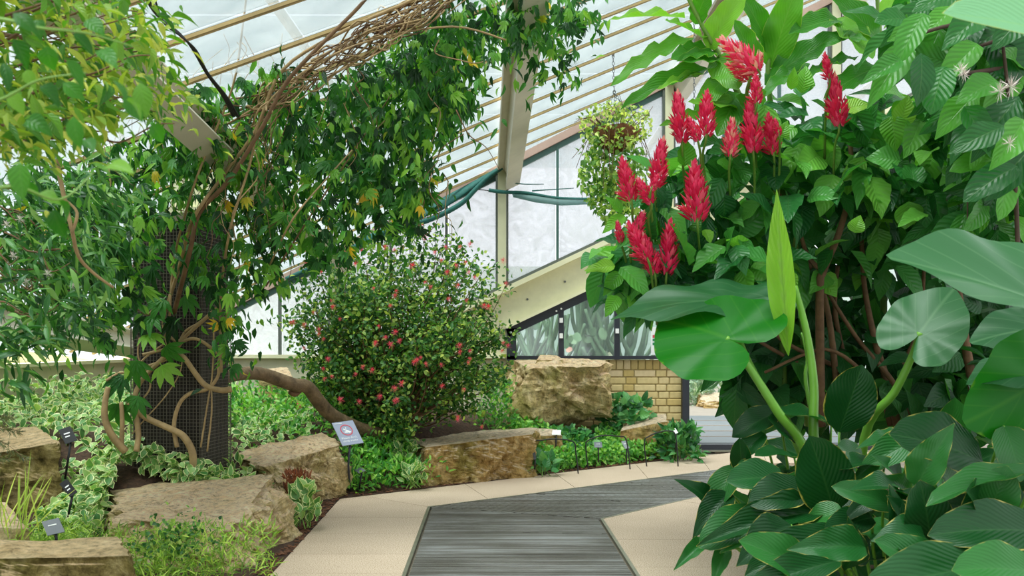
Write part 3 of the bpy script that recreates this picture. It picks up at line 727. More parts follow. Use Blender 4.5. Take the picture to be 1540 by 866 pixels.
# leaves against the column itself
Pc = np.array([W(px, py, CY-.12) for px, py in ((228, 430), (250, 445), (275, 440), (222, 500), (245, 515), (205, 535), (232, 470), (190, 560), (265, 470), (214, 470), (240, 545), (285, 415), (305, 365), (262, 372), (232, 395), (312, 400), (215, 370), (320, 425), (280, 380), (205, 400), (190, 480), (210, 590), (180, 600))])
Mc = mats(Pc, rd(len(Pc), (0, -.2, -.9), .45), rd(len(Pc), (0, -.9, .4), .25), RNG.uniform(.16, .24, len(Pc)), RNG.uniform(.16, .22, len(Pc)))
split(vine, vT, vlow, np.concatenate([Mc, Mv]), vo, vs, 300)
# traced stems on the column, px in the photograph, just in front of the mesh
def px5(pts, Y, dz=0): return [W(150+x/3.095, 430+y/3.095, Y-d) for x, y, d in pts]
cf = CY-.02
for pts, r0, r1 in (
    ([(435, 850, .02), (430, 770, .04), (390, 700, .05), (330, 665, .04), (230, 620, .03), (165, 575, .06), (130, 540, .1)], .024, .018),
    ([(120, 770, .1), (60, 700, .14), (25, 620, .16), (25, 540, .16), (40, 470, .15)], .024, .016),
    ([(170, 770, .08), (180, 690, .06), (165, 560, .05), (170, 490, .04), (210, 420, .03), (300, 330, .03), (380, 250, .02), (470, 170, .02), (560, 90, .03)], .018, .011),
    ([(615, 480, .0), (560, 485, .02), (490, 460, .02), (440, 400, .03), (390, 330, .02), (330, 290, .02), (300, 190, .02), (300, 90, .03)], .02, .012),
    ([(360, 750, .03), (345, 650, .02), (370, 550, .02), (420, 500, .02), (500, 480, .02), (550, 420, .02), (555, 350, .02), (590, 240, .04), (590, 100, .05)], .014, .009),
    ([(470, 750, .02), (500, 560, .03), (525, 400, .02), (530, 200, .02), (525, 140, .02)], .006, .005), ([(500, 770, .02), (520, 600, .03), (520, 480, .03)], .006, .005),
    ([(620, 360, .02), (560, 320, .02), (480, 260, .03), (430, 245, .03), (360, 260, .02), (310, 210, .02), (290, 130, .03)], .012, .008),
    ([(200, 320, .03), (280, 300, .02), (360, 270, .02), (400, 210, .02), (480, 160, .02), (570, 80, .02)], .01, .007), ([(220, 375, .03), (290, 350, .02), (340, 320, .02), (385, 260, .02), (440, 190, .02), (540, 110, .03), (575, 50, .04)], .01, .008),
    ([(100, 760, .1), (105, 640, .12), (100, 540, .12)], .016, .012), ([(205, 520, .03), (235, 470, .02), (220, 400, .02), (180, 330, .02), (185, 240, .02)], .006, .005),
    ([(385, 330, .02), (370, 410, .02), (300, 520, .02), (210, 620, .02), (150, 690, .03)], .004, .004), ([(150, 95, .1), (190, 110, .06), (230, 130, .02), (280, 60, .02)], .01, .008),
    ([(30, 440, .12), (90, 405, .1), (150, 400, .06), (215, 330, .03), (300, 270, .02)], .008, .006)):
    stem(vine, px5(pts, cf), r0, r1, M['stem_tan'])
def pxs(pts): return [W(*p) for p in pts]
for pts, r0, r1, mt in (
    ([(262, 470, 5.9), (285, 380, 5.85), (300, 320, 5.8), (345, 270, 5.7), (395, 190, 5.6), (430, 125, 5.55), (480, 70, 5.5), (540, 10, 5.5), (570, -30, 5.5)], .022, .015, 'stem_brown'),
    ([(245, 480, 5.9), (270, 400, 5.85), (290, 330, 5.8), (335, 265, 5.75), (385, 195, 5.65), (425, 105, 5.6), (520, 45, 5.6), (620, 0, 5.6), (650, -20, 5.6)], .018, .012, 'stem_tan'),
    ([(255, 475, 5.88), (262, 390, 5.86), (285, 300, 5.8), (310, 230, 5.7), (350, 130, 5.6), (365, 40, 5.5), (372, -20, 5.4)], .012, .008, 'stem_tan'),
    ([(333, 560, 5.85), (332, 450, 5.8), (345, 350, 5.75), (375, 250, 5.7), (400, 160, 5.6), (470, 100, 5.6), (560, 60, 5.6), (680, 40, 5.7), (760, 60, 5.8)], .012, .008, 'stem_tan'),
    ([(405, 400, 5.7), (440, 330, 5.7), (490, 270, 5.8), (530, 225, 5.8)], .009, .006, 'stem_tan'),
    ([(400, 430, 5.75), (470, 320, 5.8), (530, 230, 5.9), (590, 140, 6.0)], .008, .005, 'stem_brown'),
    ([(340, 480, 5.7), (360, 400, 5.7), (350, 320, 5.7), (390, 260, 5.7), (370, 200, 5.6)], .007, .005, 'stem_tan'),
    ([(660, 60, 5.8), (655, 80, 5.8), (690, 90, 5.8), (715, 95, 5.8), (735, 90, 5.8)], .006, .004, 'stem_tan'),
    ([(545, 60, 5.6), (585, 55, 5.6), (583, 75, 5.6), (560, 70, 5.6)], .007, .006, 'stem_tan')):
    stem(vine, pxs([(x, y, Y-(.0 if y > 380 else .34)) for x, y, Y in pts]), r0*.7, r1*.65, M[mt])
for k in range(64):     # tangled bundle along the upper arm
    t = random.random()*.8; pts = []; n_ = random.randint(5, 8)
    for i in range(n_):
        u = t+i*random.uniform(.05, .1); x = 340+u*330+random.gauss(0, 7); y = 185-u*190+math.sin(u*7+k)*20+random.gauss(0, 9); pts.append(W(x, y, 5.38+random.gauss(0, .1)))
    stem(vine, pts, random.uniform(.0035, .007), .003, M['stem_tan' if k % 3 else 'stem_brown'], 4, sm_=4)
for k in range(120):     # hanging tendrils
    x = random.choice([random.uniform(330, 430), random.uniform(200, 700), random.uniform(100, 260)]); y = random.uniform(40, 300); Y = random.uniform(5.3, 5.9); pts = []
    Y = min(Y, 4.9 if x < 170 else 9)
    for i in range(5): pts.append(W(x, y, Y)); x += random.gauss(0, 14); y += random.uniform(10, 40)
    stem(vine, pts, random.uniform(.002, .0042), .0015, M['stem_brown' if k % 2 else 'stem_tan'], 4, sm_=4)
# loose cables hung in the vine
cab = MB()
for k in range(4):
    o_ = k*3.5; cab.tube([W(212+o_*1.6, -15, 3.85), (W(235+o_, 22+o_, 3.95)), W(270, 50+k, 4.1), W(290+k*1.5, 75, 4.25), W(310+k, 110, 4.4), W(335+k*2, 145, 4.6), W(350+k*3, 175, 4.8)], .0045, 6, 6)
o = cab.build('cable_bundle', M['wire'], None, True); tag(o, 'bundle of thin black cables hanging through the vine leaves', 'cable')

# ------------------------------------------------------------------ loose shrubs hanging in at the upper left, nearer than the vine
oo, os_ = two('lime_leaf', [(0, rgb(44, 96, 24)), (.35, rgb(86, 134, 34)), (.75, rgb(142, 162, 54)), (1, rgb(182, 184, 84))], tcol=1.0, trans=.4, rough=.42, vein=6, vstr=.2)
sh = thing('overhanging_shrub', 'loose yellow-green shrub arching in front of the roof glazing', 'shrub', W(-60, 340, 3.2))
lT = [tpl('ovate', 7, 2, .25, .2), tpl('lance', 7, 2, .3, .35), tpl('ovate', 7, 2, .4, .5, .02)]; llow = tpl('ovate', 4, 1, .25, .25)
P = ells([(380, 80, 60, 150, 110, 2.7, 3.7), (210, 70, 150, 120, 70, 2.6, 3.6), (70, 200, 60, 90, 60, 3.0, 3.8), (90, 150, 120, 120, 60, 3.0, 3.8), (60, 30, 200, 70, 50, 2.6, 3.4), (40, 240, 150, 60, 30, 3.3, 4.0)]); P = under_roof(P)
n = len(P); Ms = mats(P, rd(n, (.5, 0, -.35), .5), rd(n, (0, -.4, .9), .35), RNG.uniform(.045, .09, n), RNG.uniform(.02, .036, n)); split(sh, lT, llow, Ms, oo, os_, 300)
Q = P[RNG.integers(0, n, 900)]+RNG.normal(size=(900, 3))*.07; Q = under_roof(Q); foliage(sh, 'small_leaves', tpl('lance', 3, 1, .3, .3, asp=.4), mats(Q, rd(900, (.5, 0, -.2), .55), rd(900, (0, -.4, .9), .35), RNG.uniform(.035, .06, 900), RNG.uniform(.011, .018, 900)), os_)
for k in range(26):
    x, y, Y = random.uniform(-40, 40), random.uniform(-20, 230), random.uniform(2.8, 3.7); pts = []
    for i in range(6): pts.append(W(x, y, Y)); x += random.uniform(20, 60); y += random.uniform(-26, 12)
    stem(sh, pts, .005, .0015, M['stem_brown'], 4)
no, ns = two('blurred_leaf', [(0, rgb(30, 84, 16)), (.6, rgb(54, 116, 24)), (1, rgb(104, 150, 44))], tcol=1.0, trans=.4, rough=.4, vein=6, vstr=.2)
nb = thing('near_spray', 'soft out-of-focus spray of broad green leaves close to the lens', 'shrub', W(-80, 80, 1.7))
pts_ = [(40, 105), (20, 20), (70, 70), (110, 50), (95, 125), (60, 130), (130, 30), (185, 145), (190, 150), (126, 210), (170, 120), (228, 185), (60, 290), (40, 270), (85, 300), (160, 250), (138, 245), (40, 180), (15, 140), (210, 125), (20, 60), (150, 75), (5, 95), (55, 30), (100, 90), (175, 60), (80, 315), (30, 245), (110, 175)]
P = np.array([W(x, y, random.uniform(1.6, 2.1)) for x, y in pts_]); n = len(P)
leaves(nb, lT, mats(P, rd(n, (.5, 0, -.6), .45), rd(n, (0, -.75, .6), .25), RNG.uniform(.042, .068, n), RNG.uniform(.026, .04, n)), no)
for pts in ([(-60, 20, 1.8), (10, 30, 1.8), (60, 42, 1.8), (130, 50, 1.85), (200, 70, 1.9)], [(-60, 160, 1.9), (0, 150, 1.9), (60, 120, 1.9), (130, 110, 1.9)], [(-60, 300, 1.8), (20, 280, 1.8), (90, 300, 1.85), (140, 260, 1.9)]):
    stem(nb, pxs(pts), .004, .0015, M['stem_green'], 5)

# narrow-leaved shrub on the left edge
wo, ws = two('willow_leaf', [(0, rgb(22, 62, 26)), (.4, rgb(44, 96, 38)), (.75, rgb(84, 132, 60)), (1, rgb(130, 164, 92))], trans=.3, rough=.38, vein=1, vstr=.25)
ww = thing('narrow_leaved_shrub', 'shrub of slender willowy leaves and pale flower tufts at the left edge', 'shrub', W(-70, 640, 4.4))
wT = [tpl('lance', 6, 1, .3, .25), tpl('lance', 6, 1, .2, .6), tpl('lance', 6, 1, .4, .1)]; wl = tpl('lance', 3, 1, .3, .3)
P = ells([(520, 70, 320, 130, 80, 4.2, 5.0), (420, 60, 410, 110, 70, 4.1, 4.8), (260, 50, 480, 90, 50, 4.0, 4.6), (90, 120, 260, 100, 50, 4.3, 4.9), (60, 15, 545, 40, 50, 4.0, 4.4)]); P = under_roof(P)
n = len(P); Ms = mats(P, rd(n, (.35, -.1, -.45), .6), rd(n, (0, -.5, .8), .5), RNG.uniform(.07, .14, n), RNG.uniform(.014, .026, n)); split(ww, wT, wl, Ms, wo, ws, 300)
for k in range(40):
    x, y, Y = random.uniform(-60, 60), random.uniform(300, 470), random.uniform(4.1, 4.8); pts = []
    for i in range(5): pts.append(W(x, y, Y)); x += random.uniform(5, 32); y += random.uniform(-14, 26)
    stem(ww, pts, .005, .0015, M['stem_brown'], 4)
stem(ww, pxs([(85, 240, 3.6), (95, 290, 3.6), (108, 345, 3.6), (118, 385, 3.7), (140, 410, 3.8), (170, 432, 3.9)]), .009, .005, M['stem_tan']); stem(ww, pxs([(108, 350, 3.6), (116, 320, 3.6), (98, 300, 3.6)]), .007, .004, M['stem_tan'])
def tuft(nr=40, L=1, mat=None, name='flower', up=.4, wd=.05):
    d = rd(nr, (0, 0, up), .8); T = tpl('lance', 2, 1, .1, .1); return T, mats(np.zeros((nr, 3)), d, rd(nr, (0, 0, 1), 1), L*RNG.uniform(.7, 1, nr), wd*L)
M['cream_flower'] = leafmat('cream_flower', [(0, rgb(206, 190, 180)), (1, rgb(226, 214, 206))], False, trans=.0)
M['pink_flower'] = leafmat('pink_powderpuff', [(0, rgb(214, 40, 80)), (.6, rgb(232, 84, 108)), (1, rgb(240, 130, 140))], False, trans=.25, tcol=1)
T_, Mt = tuft(); tuft_me = cloud_mesh('flower_tuft', T_, Mt, RNG.random(len(Mt)), M['cream_flower'])
for x, y in ((72, 412), (10, 338), (56, 242), (110, 430), (40, 425), (30, 330), (20, 385)): link('flower_tuft', tuft_me, None, ww, Matrix.Translation(W(x, y, 4.15)) @ Matrix.Scale(.028, 4))
fo = leafmat('feathery_sprig', [(0, rgb(56, 66, 36)), (1, rgb(104, 108, 62))], False, trans=.2)
sp_ = thing('feathery_sprig', 'dull olive feathery sprig hanging over the left boulder', 'plant', W(-30, 640, 4.2))
for (x, y, ex, ey) in ((-15, 655, 38, 690), (-15, 640, 30, 650), (-15, 690, 14, 690), (-10, 630, 20, 628)):
    a, b_ = W(x, y, 4.2), W(ex, ey, 4.1); stem(sp_, [a, a.lerp(b_, .5)+Vector((0, 0, .01)), b_], .002, .001, M['stem_brown'], 4)
    P = np.array([a.lerp(b_, random.random()) for k in range(110)]); foliage(sp_, 'foliage', tpl('lance', 2, 1, .1, .2), mats(P, rd(110, tuple((b_-a).normalized()*.6), .6), rd(110, (0, -.5, .5), .5), RNG.uniform(.02, .04, 110), .004), fo)

# ------------------------------------------------------------------ flowering bush
bo, bs = two('bush_leaf', [(0, rgb(28, 66, 30)), (.4, rgb(56, 102, 46)), (.75, rgb(100, 138, 62)), (1, rgb(168, 180, 92))], trans=.33, rough=.45)
bz = hgt(-1.05, 8.4); bush = thing('flowering_bush', 'rounded small-leaved bush dotted with pink powder-puff flowers', 'bush', (-1.05, 8.4, bz))
ctr = []
for k in range(170):      # branch tips on an irregular dome
    while True:
        x, y = random.uniform(430, 765), random.uniform(335, 650)
        dx, dy = (x-600)/160, (y-500)/155
        if dx*dx+dy*dy < 1+random.uniform(-.1, .12): break
    half = .85*math.sqrt(max(.05, 1.1-dx*dx*.8-dy*dy*.6)); ctr.append(W(x, y, 8.45-half*random.uniform(-.5, 1)))
ctr += [W(x, y, 8.2) for x, y in ((745, 400), (760, 430), (765, 545), (755, 570), (640, 345), (655, 335), (735, 465), (460, 380), (690, 370), (440, 480), (760, 500), (590, 352), (560, 360), (540, 368), (520, 372), (495, 380), (480, 400), (610, 342), (625, 350), (670, 352), (680, 360), (700, 372), (715, 385), (575, 350), (450, 430), (445, 455), (725, 430))]
base = Vector((-1.05, 8.4, bz))
PB, DB = [], []
for c in ctr:
    m1 = base.lerp(c, .45)+Vector((random.gauss(0, .06), random.gauss(0, .06), random.gauss(0, .05))); m2 = base.lerp(c, .75)+Vector((random.gauss(0, .05), random.gauss(0, .05), random.gauss(.02, .05)))
    pts = [base+Vector((random.gauss(0, .05), random.gauss(0, .05), 0)), m1, m2, c]
    stem(bush, pts, random.uniform(.006, .012), .0015, M['stem_brown'], 4, 'branch', 3)
    for q in range(105):
        t = random.random()**.6; p = (m1.lerp(m2, t*2) if t < .5 else m2.lerp(c, t*2-1)); PB.append(p+Vector((random.gauss(0, .065), random.gauss(0, .065), random.gauss(0, .055)))); DB.append((c-base).normalized())
PB = np.array(PB); n = len(PB); d = nrm(np.array(DB)*.5+RNG.normal(size=(n, 3))*.7)
foliage(bush, 'foliage', tpl('round', 3, 1, .3, .15), mats(PB, d, rd(n, (0, -.4, .9), .5), RNG.uniform(.03, .056, n), RNG.uniform(.02, .034, n)), bs)
T_, Mt = tuft(46, up=.6); puff = cloud_mesh('flower', T_, Mt, RNG.random(len(Mt)), M['pink_flower'])
fl = [(x, y) for x, y in ((432, 440), (437, 486), (442, 485), (482, 410), (460, 395), (510, 395), (519, 380), (500, 375), (500, 452), (502, 462), (472, 470), (458, 489), (478, 496), (480, 503), (486, 510), (458, 524), (501, 462), (512, 480), (563, 405), (561, 434), (593, 445), (597, 438), (565, 518), (588, 460), (570, 491), (594, 500), (579, 508), (587, 519), (601, 513), (566, 515), (626, 542), (632, 538), (624, 545), (641, 548), (664, 549), (546, 552), (559, 557), (534, 563), (592, 585), (597, 602), (594, 604), (604, 577), (570, 597), (539, 605), (512, 602), (492, 541), (489, 570), (499, 567), (487, 555), (676, 450), (688, 430), (674, 410), (665, 392), (686, 400), (705, 410), (700, 395), (692, 372), (671, 372), (632, 340), (612, 342), (606, 345), (640, 358), (592, 376), (605, 372), (640, 425), (647, 432), (727, 460), (733, 462), (736, 461), (702, 452), (758, 516), (765, 520), (756, 528), (706, 540), (704, 546), (692, 530), (690, 520), (708, 528), (697, 586), (666, 581), (725, 642), (690, 628), (688, 632), (758, 392), (762, 427), (708, 368), (450, 612), (449, 608), (425, 635), (436, 616), (520, 355), (500, 350), (546, 378), (536, 398), (470, 358), (452, 375), (715, 418), (620, 400), (654, 380), (580, 372), (555, 395))]
for x, y in fl:
    dx, dy = (x-600)/165, (y-500)/160; Y = 8.4-.86*math.sqrt(max(.02, 1.12-dx*dx*.8-dy*dy*.6))
    link('flower', puff, None, bush, Matrix.Translation(W(x, y, Y-.05)) @ Matrix.Rotation(random.uniform(0, 6), 4, 'Z') @ Matrix.Rotation(.7, 4, 'X') @ Matrix.Scale(random.uniform(.026, .045), 4))
tr = thing('gnarled_trunk', 'bare reddish-brown trunk arching low from the column to the bush', 'trunk', W(545, 650, 7.9))
stem(tr, pxs([(320, 572, 6.6), (355, 563, 6.9), (392, 562, 7.2), (440, 578, 7.4), (462, 582, 7.5), (478, 602, 7.6), (500, 625, 7.75), (540, 645, 7.95), (575, 655, 8.1)]), .045, .06, M['trunk'], 10, 'trunk')
stem(tr, pxs([(455, 580, 7.5), (445, 592, 7.45), (435, 590, 7.4)]), .03, .015, M['stem_brown'], 7, 'stub')
b = MB()

# ------------------------------------------------------------------ ground covers
def cover(xr, yr, n, cond=None, lift=(.02, .12)):
    out = []
    while len(out) < n:
        x, y = random.uniform(*xr), random.uniform(*yr)
        if not inleft(x, y) or dist_edge(x, y) < .05 or infoot(x, y) or (cond and not cond(x, y)): 
            continue
        out.append((x, y, hgt(x, y)+random.uniform(*lift)))
    return np.array(out)
incol = lambda x, y: abs(x-cc.x) < .27 and abs(y-cc.y) < .27
go, gs = two('variegated_leaf', [(0, rgb(58, 104, 50)), (.6, rgb(104, 146, 78)), (1, rgb(150, 178, 104))], trans=.25, rough=.4, edge=rgb(222, 224, 168), edge_at=.72, edge_noise=.5)
vc = thing('variegated_creeper', 'mat of cream-edged variegated creeper around the column foot', 'plant', (-2.6, 6.8, hgt(-2.6, 6.8)))
P = np.concatenate([cover((-3.9, -1.5), (5.3, 8.6), 2600, lambda x, y: not incol(x, y) and x < -.2*y and (y > 5.7 or x > -2.45), (.03, .16)), cover((-3.95, -2.6), (7.4, 9.8), 1100, None, (.05, .3)), cover((-2.45, -1.55), (5.1, 6.05), 1100, None, (.04, .2))])
n = len(P); Ms = mats(P, rd(n, (0, -.6, -.1), .55), rd(n, (0, -.45, .9), .3), RNG.uniform(.05, .085, n), RNG.uniform(.036, .056, n))
cT = [tpl('ovate', 5, 2, .25, .2), tpl('round', 5, 2, .2, .3), tpl('ovate', 5, 2, .35, .1)]
split(vc, cT, tpl('ovate', 4, 2, .25, .2), Ms, go, gs, 300, key=-Ms[:, 2, 3]*.6+Ms[:, 1, 3])
g1o, g1s = two('green_cover_leaf', [(0, rgb(34, 92, 30)), (.5, rgb(76, 140, 46)), (1, rgb(140, 186, 74))], trans=.3, rough=.42)
gl = tpl('lance', 3, 1, .3, .25)
def mass(name, label, P, L, Wd, ms, T=gl, up=.6, cat='plant', sp=.6):
    t = thing(name, label, cat, (P[:, 0].mean(), P[:, 1].mean(), P[:, 2].min())); n = len(P)
    foliage(t, 'foliage', T, mats(P, rd(n, (0, -.3, up), sp), rd(n, (0, -.6, .7), .4), RNG.uniform(L*.7, L*1.3, n), RNG.uniform(Wd*.7, Wd*1.3, n)), ms); return t
mass('leafy_ground_cover', 'fresh green ground cover under the arching brown trunk', cover((-2.5, -1.3), (7.4, 10.2), 2600, None, (.02, .3)), .06, .022, g1s)
mass('mixed_herbs', 'low mixed green herbs between the picture sign and golden block', cover((-1.3, -.45), (7.35, 8.6), 1500, lambda x, y: y < 7.55+(x+1.25)*1.0+.55, (.0, .2)), .06, .02, g1s)
mass('bright_ground_cover', 'bright green trailing ground cover inside the wire hoops', cover((.0, 1.75), (8.2, 10.0), 3600, None, (.0, .17)), .05, .028, leafmat('bright_cover_leaf', [(0, rgb(46, 108, 34)), (.5, rgb(86, 146, 54)), (1, rgb(146, 184, 88))], False, trans=.3), tpl('ovate', 3, 1, .3, .2), .3)
g2o, g2s = two('dark_ivy_leaf', [(0, rgb(20, 70, 34)), (.5, rgb(50, 112, 56)), (1, rgb(104, 158, 92))], trans=.25, rough=.35, vein=4, vstr=.2)
def clump(name, label, c, r, h, n, L, Wd, mo, ms, Ts=cT, low=None, parts=120, droop=.3, cat='plant', z0=None):
    z = (hgt(c[0], c[1]) if z0 is None else z0); t = thing(name, label, cat, (c[0], c[1], z)); PP = []
    for k in range(n):
        a, q = random.uniform(0, 6.28), math.sqrt(random.random()); zz = random.random(); PP.append((c[0]+r*q*math.cos(a)*(1-.4*zz), c[1]+r*q*math.sin(a)*(1-.4*zz), z+.02+h*zz))
    PP = np.array(PP); out = nrm(PP-np.array([[c[0], c[1], z-.1]]))
    Ms = mats(PP, nrm(out+RNG.normal(size=(n, 3))*.5-np.array([[0, 0, droop]])), rd(n, (0, -.6, .8), .35), RNG.uniform(L*.7, L*1.25, n), RNG.uniform(Wd*.7, Wd*1.25, n))
    split(t, Ts, low or tpl('ovate', 4, 1, .3, .3), Ms, mo, ms, parts)
    for k in range(min(14, n//6)): stem(t, [(c[0]+random.gauss(0, r*.3), c[1]+random.gauss(0, r*.3), z), (c[0]+random.gauss(0, r*.4), c[1]+random.gauss(0, r*.4), z+h*.5), tuple(PP[random.randrange(n)])], .005, .002, M['stem_green'], 4)
    return t
clump('ivy_clump', 'glossy ivy clump climbing between the massive boulder and brick wall', (1.15, 10.05), .34, .42, 260, .1, .075, g2o, g2s)
clump('ivy_clump', 'dark ivy spreading beneath the undercut of the massive boulder', (.45, 9.45), .36, .14, 260, .08, .06, g2o, g2s)
clump('leafy_clump', 'bushy grey-green clump at the paving corner near the doorway', (1.6, 9.55), .26, .3, 260, .1, .045, g2o, g2s)
clump('broad_leaved_plant', 'small broad-leaved plant hugging the end of the golden block', (.25, 8.45), .14, .14, 30, .1, .07, g2o, g2s, parts=30)
clump('bush_seedling', 'pale leafy shrub tips beside the foot of the massive boulder', (-.15, 9.1), .22, .45, 420, .05, .024, g1o, g1s)
clump('evergreen_sprout', 'glossy sprout with upright pale-edged leaves behind the picture sign', (-.85, 7.95), .14, .2, 60, .075, .036, go, gs, parts=60, droop=-.4)
clump('evergreen_sprout', 'glossy variegated sprout at the mulch edge near the golden block', (-.75, 7.62), .11, .15, 50, .06, .036, go, gs, parts=60, droop=-.2, z0=.02)
clump('evergreen_sprout', 'bright variegated sprout on the mulch between two boulders', (-1.27, 6.0), .12, .22, 70, .085, .055, go, gs, parts=70, droop=-.3, z0=.02)
ro, rs_ = two('rust_leaf', [(0, rgb(84, 44, 26)), (1, rgb(150, 84, 50))], trans=.2, rough=.6)
clump('withered_heather', 'rust-brown withered heather between the sandstone boulders', (-1.36, 6.3), .12, .2, 320, .05, .012, ro, rs_, wT, wl, 0, -.5, z0=.08)
# feathery green filling the foreground gap
ff = leafmat('feathery_green', [(0, rgb(70, 104, 28)), (.6, rgb(122, 158, 48)), (1, rgb(176, 196, 92))], False, trans=.3)
P = np.concatenate([cover((-2.4, -1.32), (4.0, 5.0), 1700, None, (.0, .18)), cover((-2.3, -1.6), (4.4, 5.1), 700, None, (.05, .2))])
P2 = np.array([W(random.uniform(230, 415), random.uniform(790, 866), random.uniform(4.25, 4.7)) for k in range(700)]); P = np.concatenate([P, P2])
mass('feathery_ground_cover', 'feathery yellow-green foliage in front of the large sloping boulder', P, .06, .006, ff, tpl('lance', 2, 1, .2, .5), .8)
mass('dark_trailing_plant', 'dark small-leaved trailing plant in the feathery foliage', np.array([W(random.gauss(265, 30), random.gauss(815, 18), random.uniform(4.3, 4.6)) for k in range(420)]), .022, .016, bs, tpl('round', 3, 1, .3, .15))
go_ = leafmat('grass_blade', [(0, rgb(118, 150, 50)), (1, rgb(176, 190, 84))], False, trans=.35)
t = thing('grass_tuft', 'long thin grass blades springing from the left foreground', 'grass', (-2.1, 4.3, .2)); n = 22
P = np.array([W(random.uniform(0, 60), random.uniform(780, 830), random.uniform(4.25, 4.5)) for k in range(n)]); foliage(t, 'blades', tpl('strap', 6, 1, .3, .35, asp=.03), mats(P, rd(n, (0, -.1, 1), .3), rd(n, (0, -1, .1), .4), RNG.uniform(.15, .38, n), .006), go_)

# ------------------------------------------------------------------ right side: big leaves placed one by one
def leafm(base, tip, wid, face, T):
    """matrix of one leaf from its base and tip points, width in metres and the way its face looks"""
    b_, t_ = Vector(base), Vector(tip); d = t_-b_
    return mats(np.array([b_]), np.array([d.normalized()]), np.array(face), d.length, wid)[0]
CAMF = (0, -1, .35)
# -- red-spiked shrub
so, ss = two('red_shrub_leaf', [(0, rgb(24, 74, 36)), (.4, rgb(44, 108, 50)), (.75, rgb(72, 140, 58)), (1, rgb(116, 178, 66))], trans=.3, rough=.33, vein=9, slant=.25, vstr=.12, bump=.35)
sT = [tpl('ovate', 9, 3, .2, .3, .03, 2), tpl('ovate', 9, 3, .3, .15, .04, 3, 1), tpl('ovate', 9, 3, .12, .45, .03, 2, 2)]; slow = tpl('ovate', 5, 1, .22, .3)
shr = thing('red_spiked_shrub', 'tall broad-leaved shrub bearing crimson flower spikes on brown stems', 'shrub', (1.95, 5.6, .1))
P = ells([(70, 980, 390, 80, 50, 4.9, 5.5), (110, 1080, 300, 110, 90, 5.0, 5.7), (150, 1200, 230, 120, 90, 5.0, 5.8), (130, 1330, 220, 120, 80, 4.9, 5.8), (100, 1450, 260, 110, 90, 4.7, 5.6), (90, 1240, 350, 150, 80, 5.3, 6.0), (60, 1010, 430, 80, 40, 5.0, 5.4), (60, 1110, 400, 60, 60, 4.9, 5.4), (60, 1400, 330, 120, 80, 5.2, 5.8)])
n = len(P); hi = (P[:, 2]-1.6)/1.2
Ms = mats(P, rd(n, (0, -.25, -.35), .6), rd(n, (0, -.55, .85), .35), RNG.uniform(.16, .28, n), RNG.uniform(.09, .16, n)); split(shr, sT, slow, Ms, so, ss, 300)
P = ells([(200, 1180, 520, 110, 110, 5.7, 6.4), (320, 1340, 430, 200, 150, 5.8, 6.6), (220, 1300, 560, 220, 90, 5.7, 6.5), (120, 1480, 330, 70, 150, 5.6, 6.2), (80, 1440, 600, 100, 80, 5.2, 6.0), (170, 1250, 300, 160, 90, 5.9, 6.5)])
n = len(P); foliage(shr, 'inner_foliage', slow, mats(P, rd(n, (0, -.2, -.4), .65), rd(n, (0, -.6, .8), .4), RNG.uniform(.16, .3, n), RNG.uniform(.09, .16, n)), leafmat('red_shrub_inner_shade', [(0, rgb(18, 58, 26)), (.6, rgb(36, 92, 42)), (1, rgb(66, 128, 52))], False, trans=.3, rough=.4, vein=8, vstr=.1))  # darker copy of the shrub leaf, interior shade put into its colour
yo = leafmat('young_leaf', [(0, rgb(78, 148, 40)), (.6, rgb(112, 174, 52)), (1, rgb(150, 190, 74))], True, tcol=1.05, trans=.42, rough=.35, vein=10, slant=.25, vstr=.3, bump=.4)
for (bx, by, tx, ty, w, Y) in ((1030, 250, 1032, 205, 28, 5.0), (935, 320, 915, 292, 14, 5.0), (940, 325, 905, 345, 18, 5.0), (1352, 190, 1372, 140, 30, 4.9), (1340, 175, 1350, 225, 34, 4.9), (1205, 140, 1220, 95, 26, 5.1), (1360, 150, 1358, 190, 32, 5.0), (1270, 165, 1310, 150, 24, 5.0), (1080, 240, 1100, 252, 16, 5.0), (1190, 135, 1195, 100, 14, 5.0), (1410, 150, 1412, 120, 16, 5.0), (925, 400, 880, 400, 20, 5.0), (935, 410, 905, 440, 22, 5.0), (930, 445, 910, 475, 20, 4.9), (1060, 345, 1070, 365, 16, 5.0), (1250, 190, 1262, 150, 20, 5.2), (1300, 210, 1330, 190, 26, 5.1), (1390, 215, 1400, 180, 24, 5.1), (1170, 215, 1185, 180, 20, 5.1), (1178, 410, 1200, 440, 26, 5.0), (1285, 350, 1292, 325, 22, 4.9)):
    a, t_ = W(bx, by, Y), W(tx, ty, Y-.05); link('leaf', random.choice(sT).mesh('young_leaf', yo), None, shr, Matrix(leafm(a, t_, w/F*Y*1.2, (random.uniform(-.3, .3), -1, .5), None).tolist()))
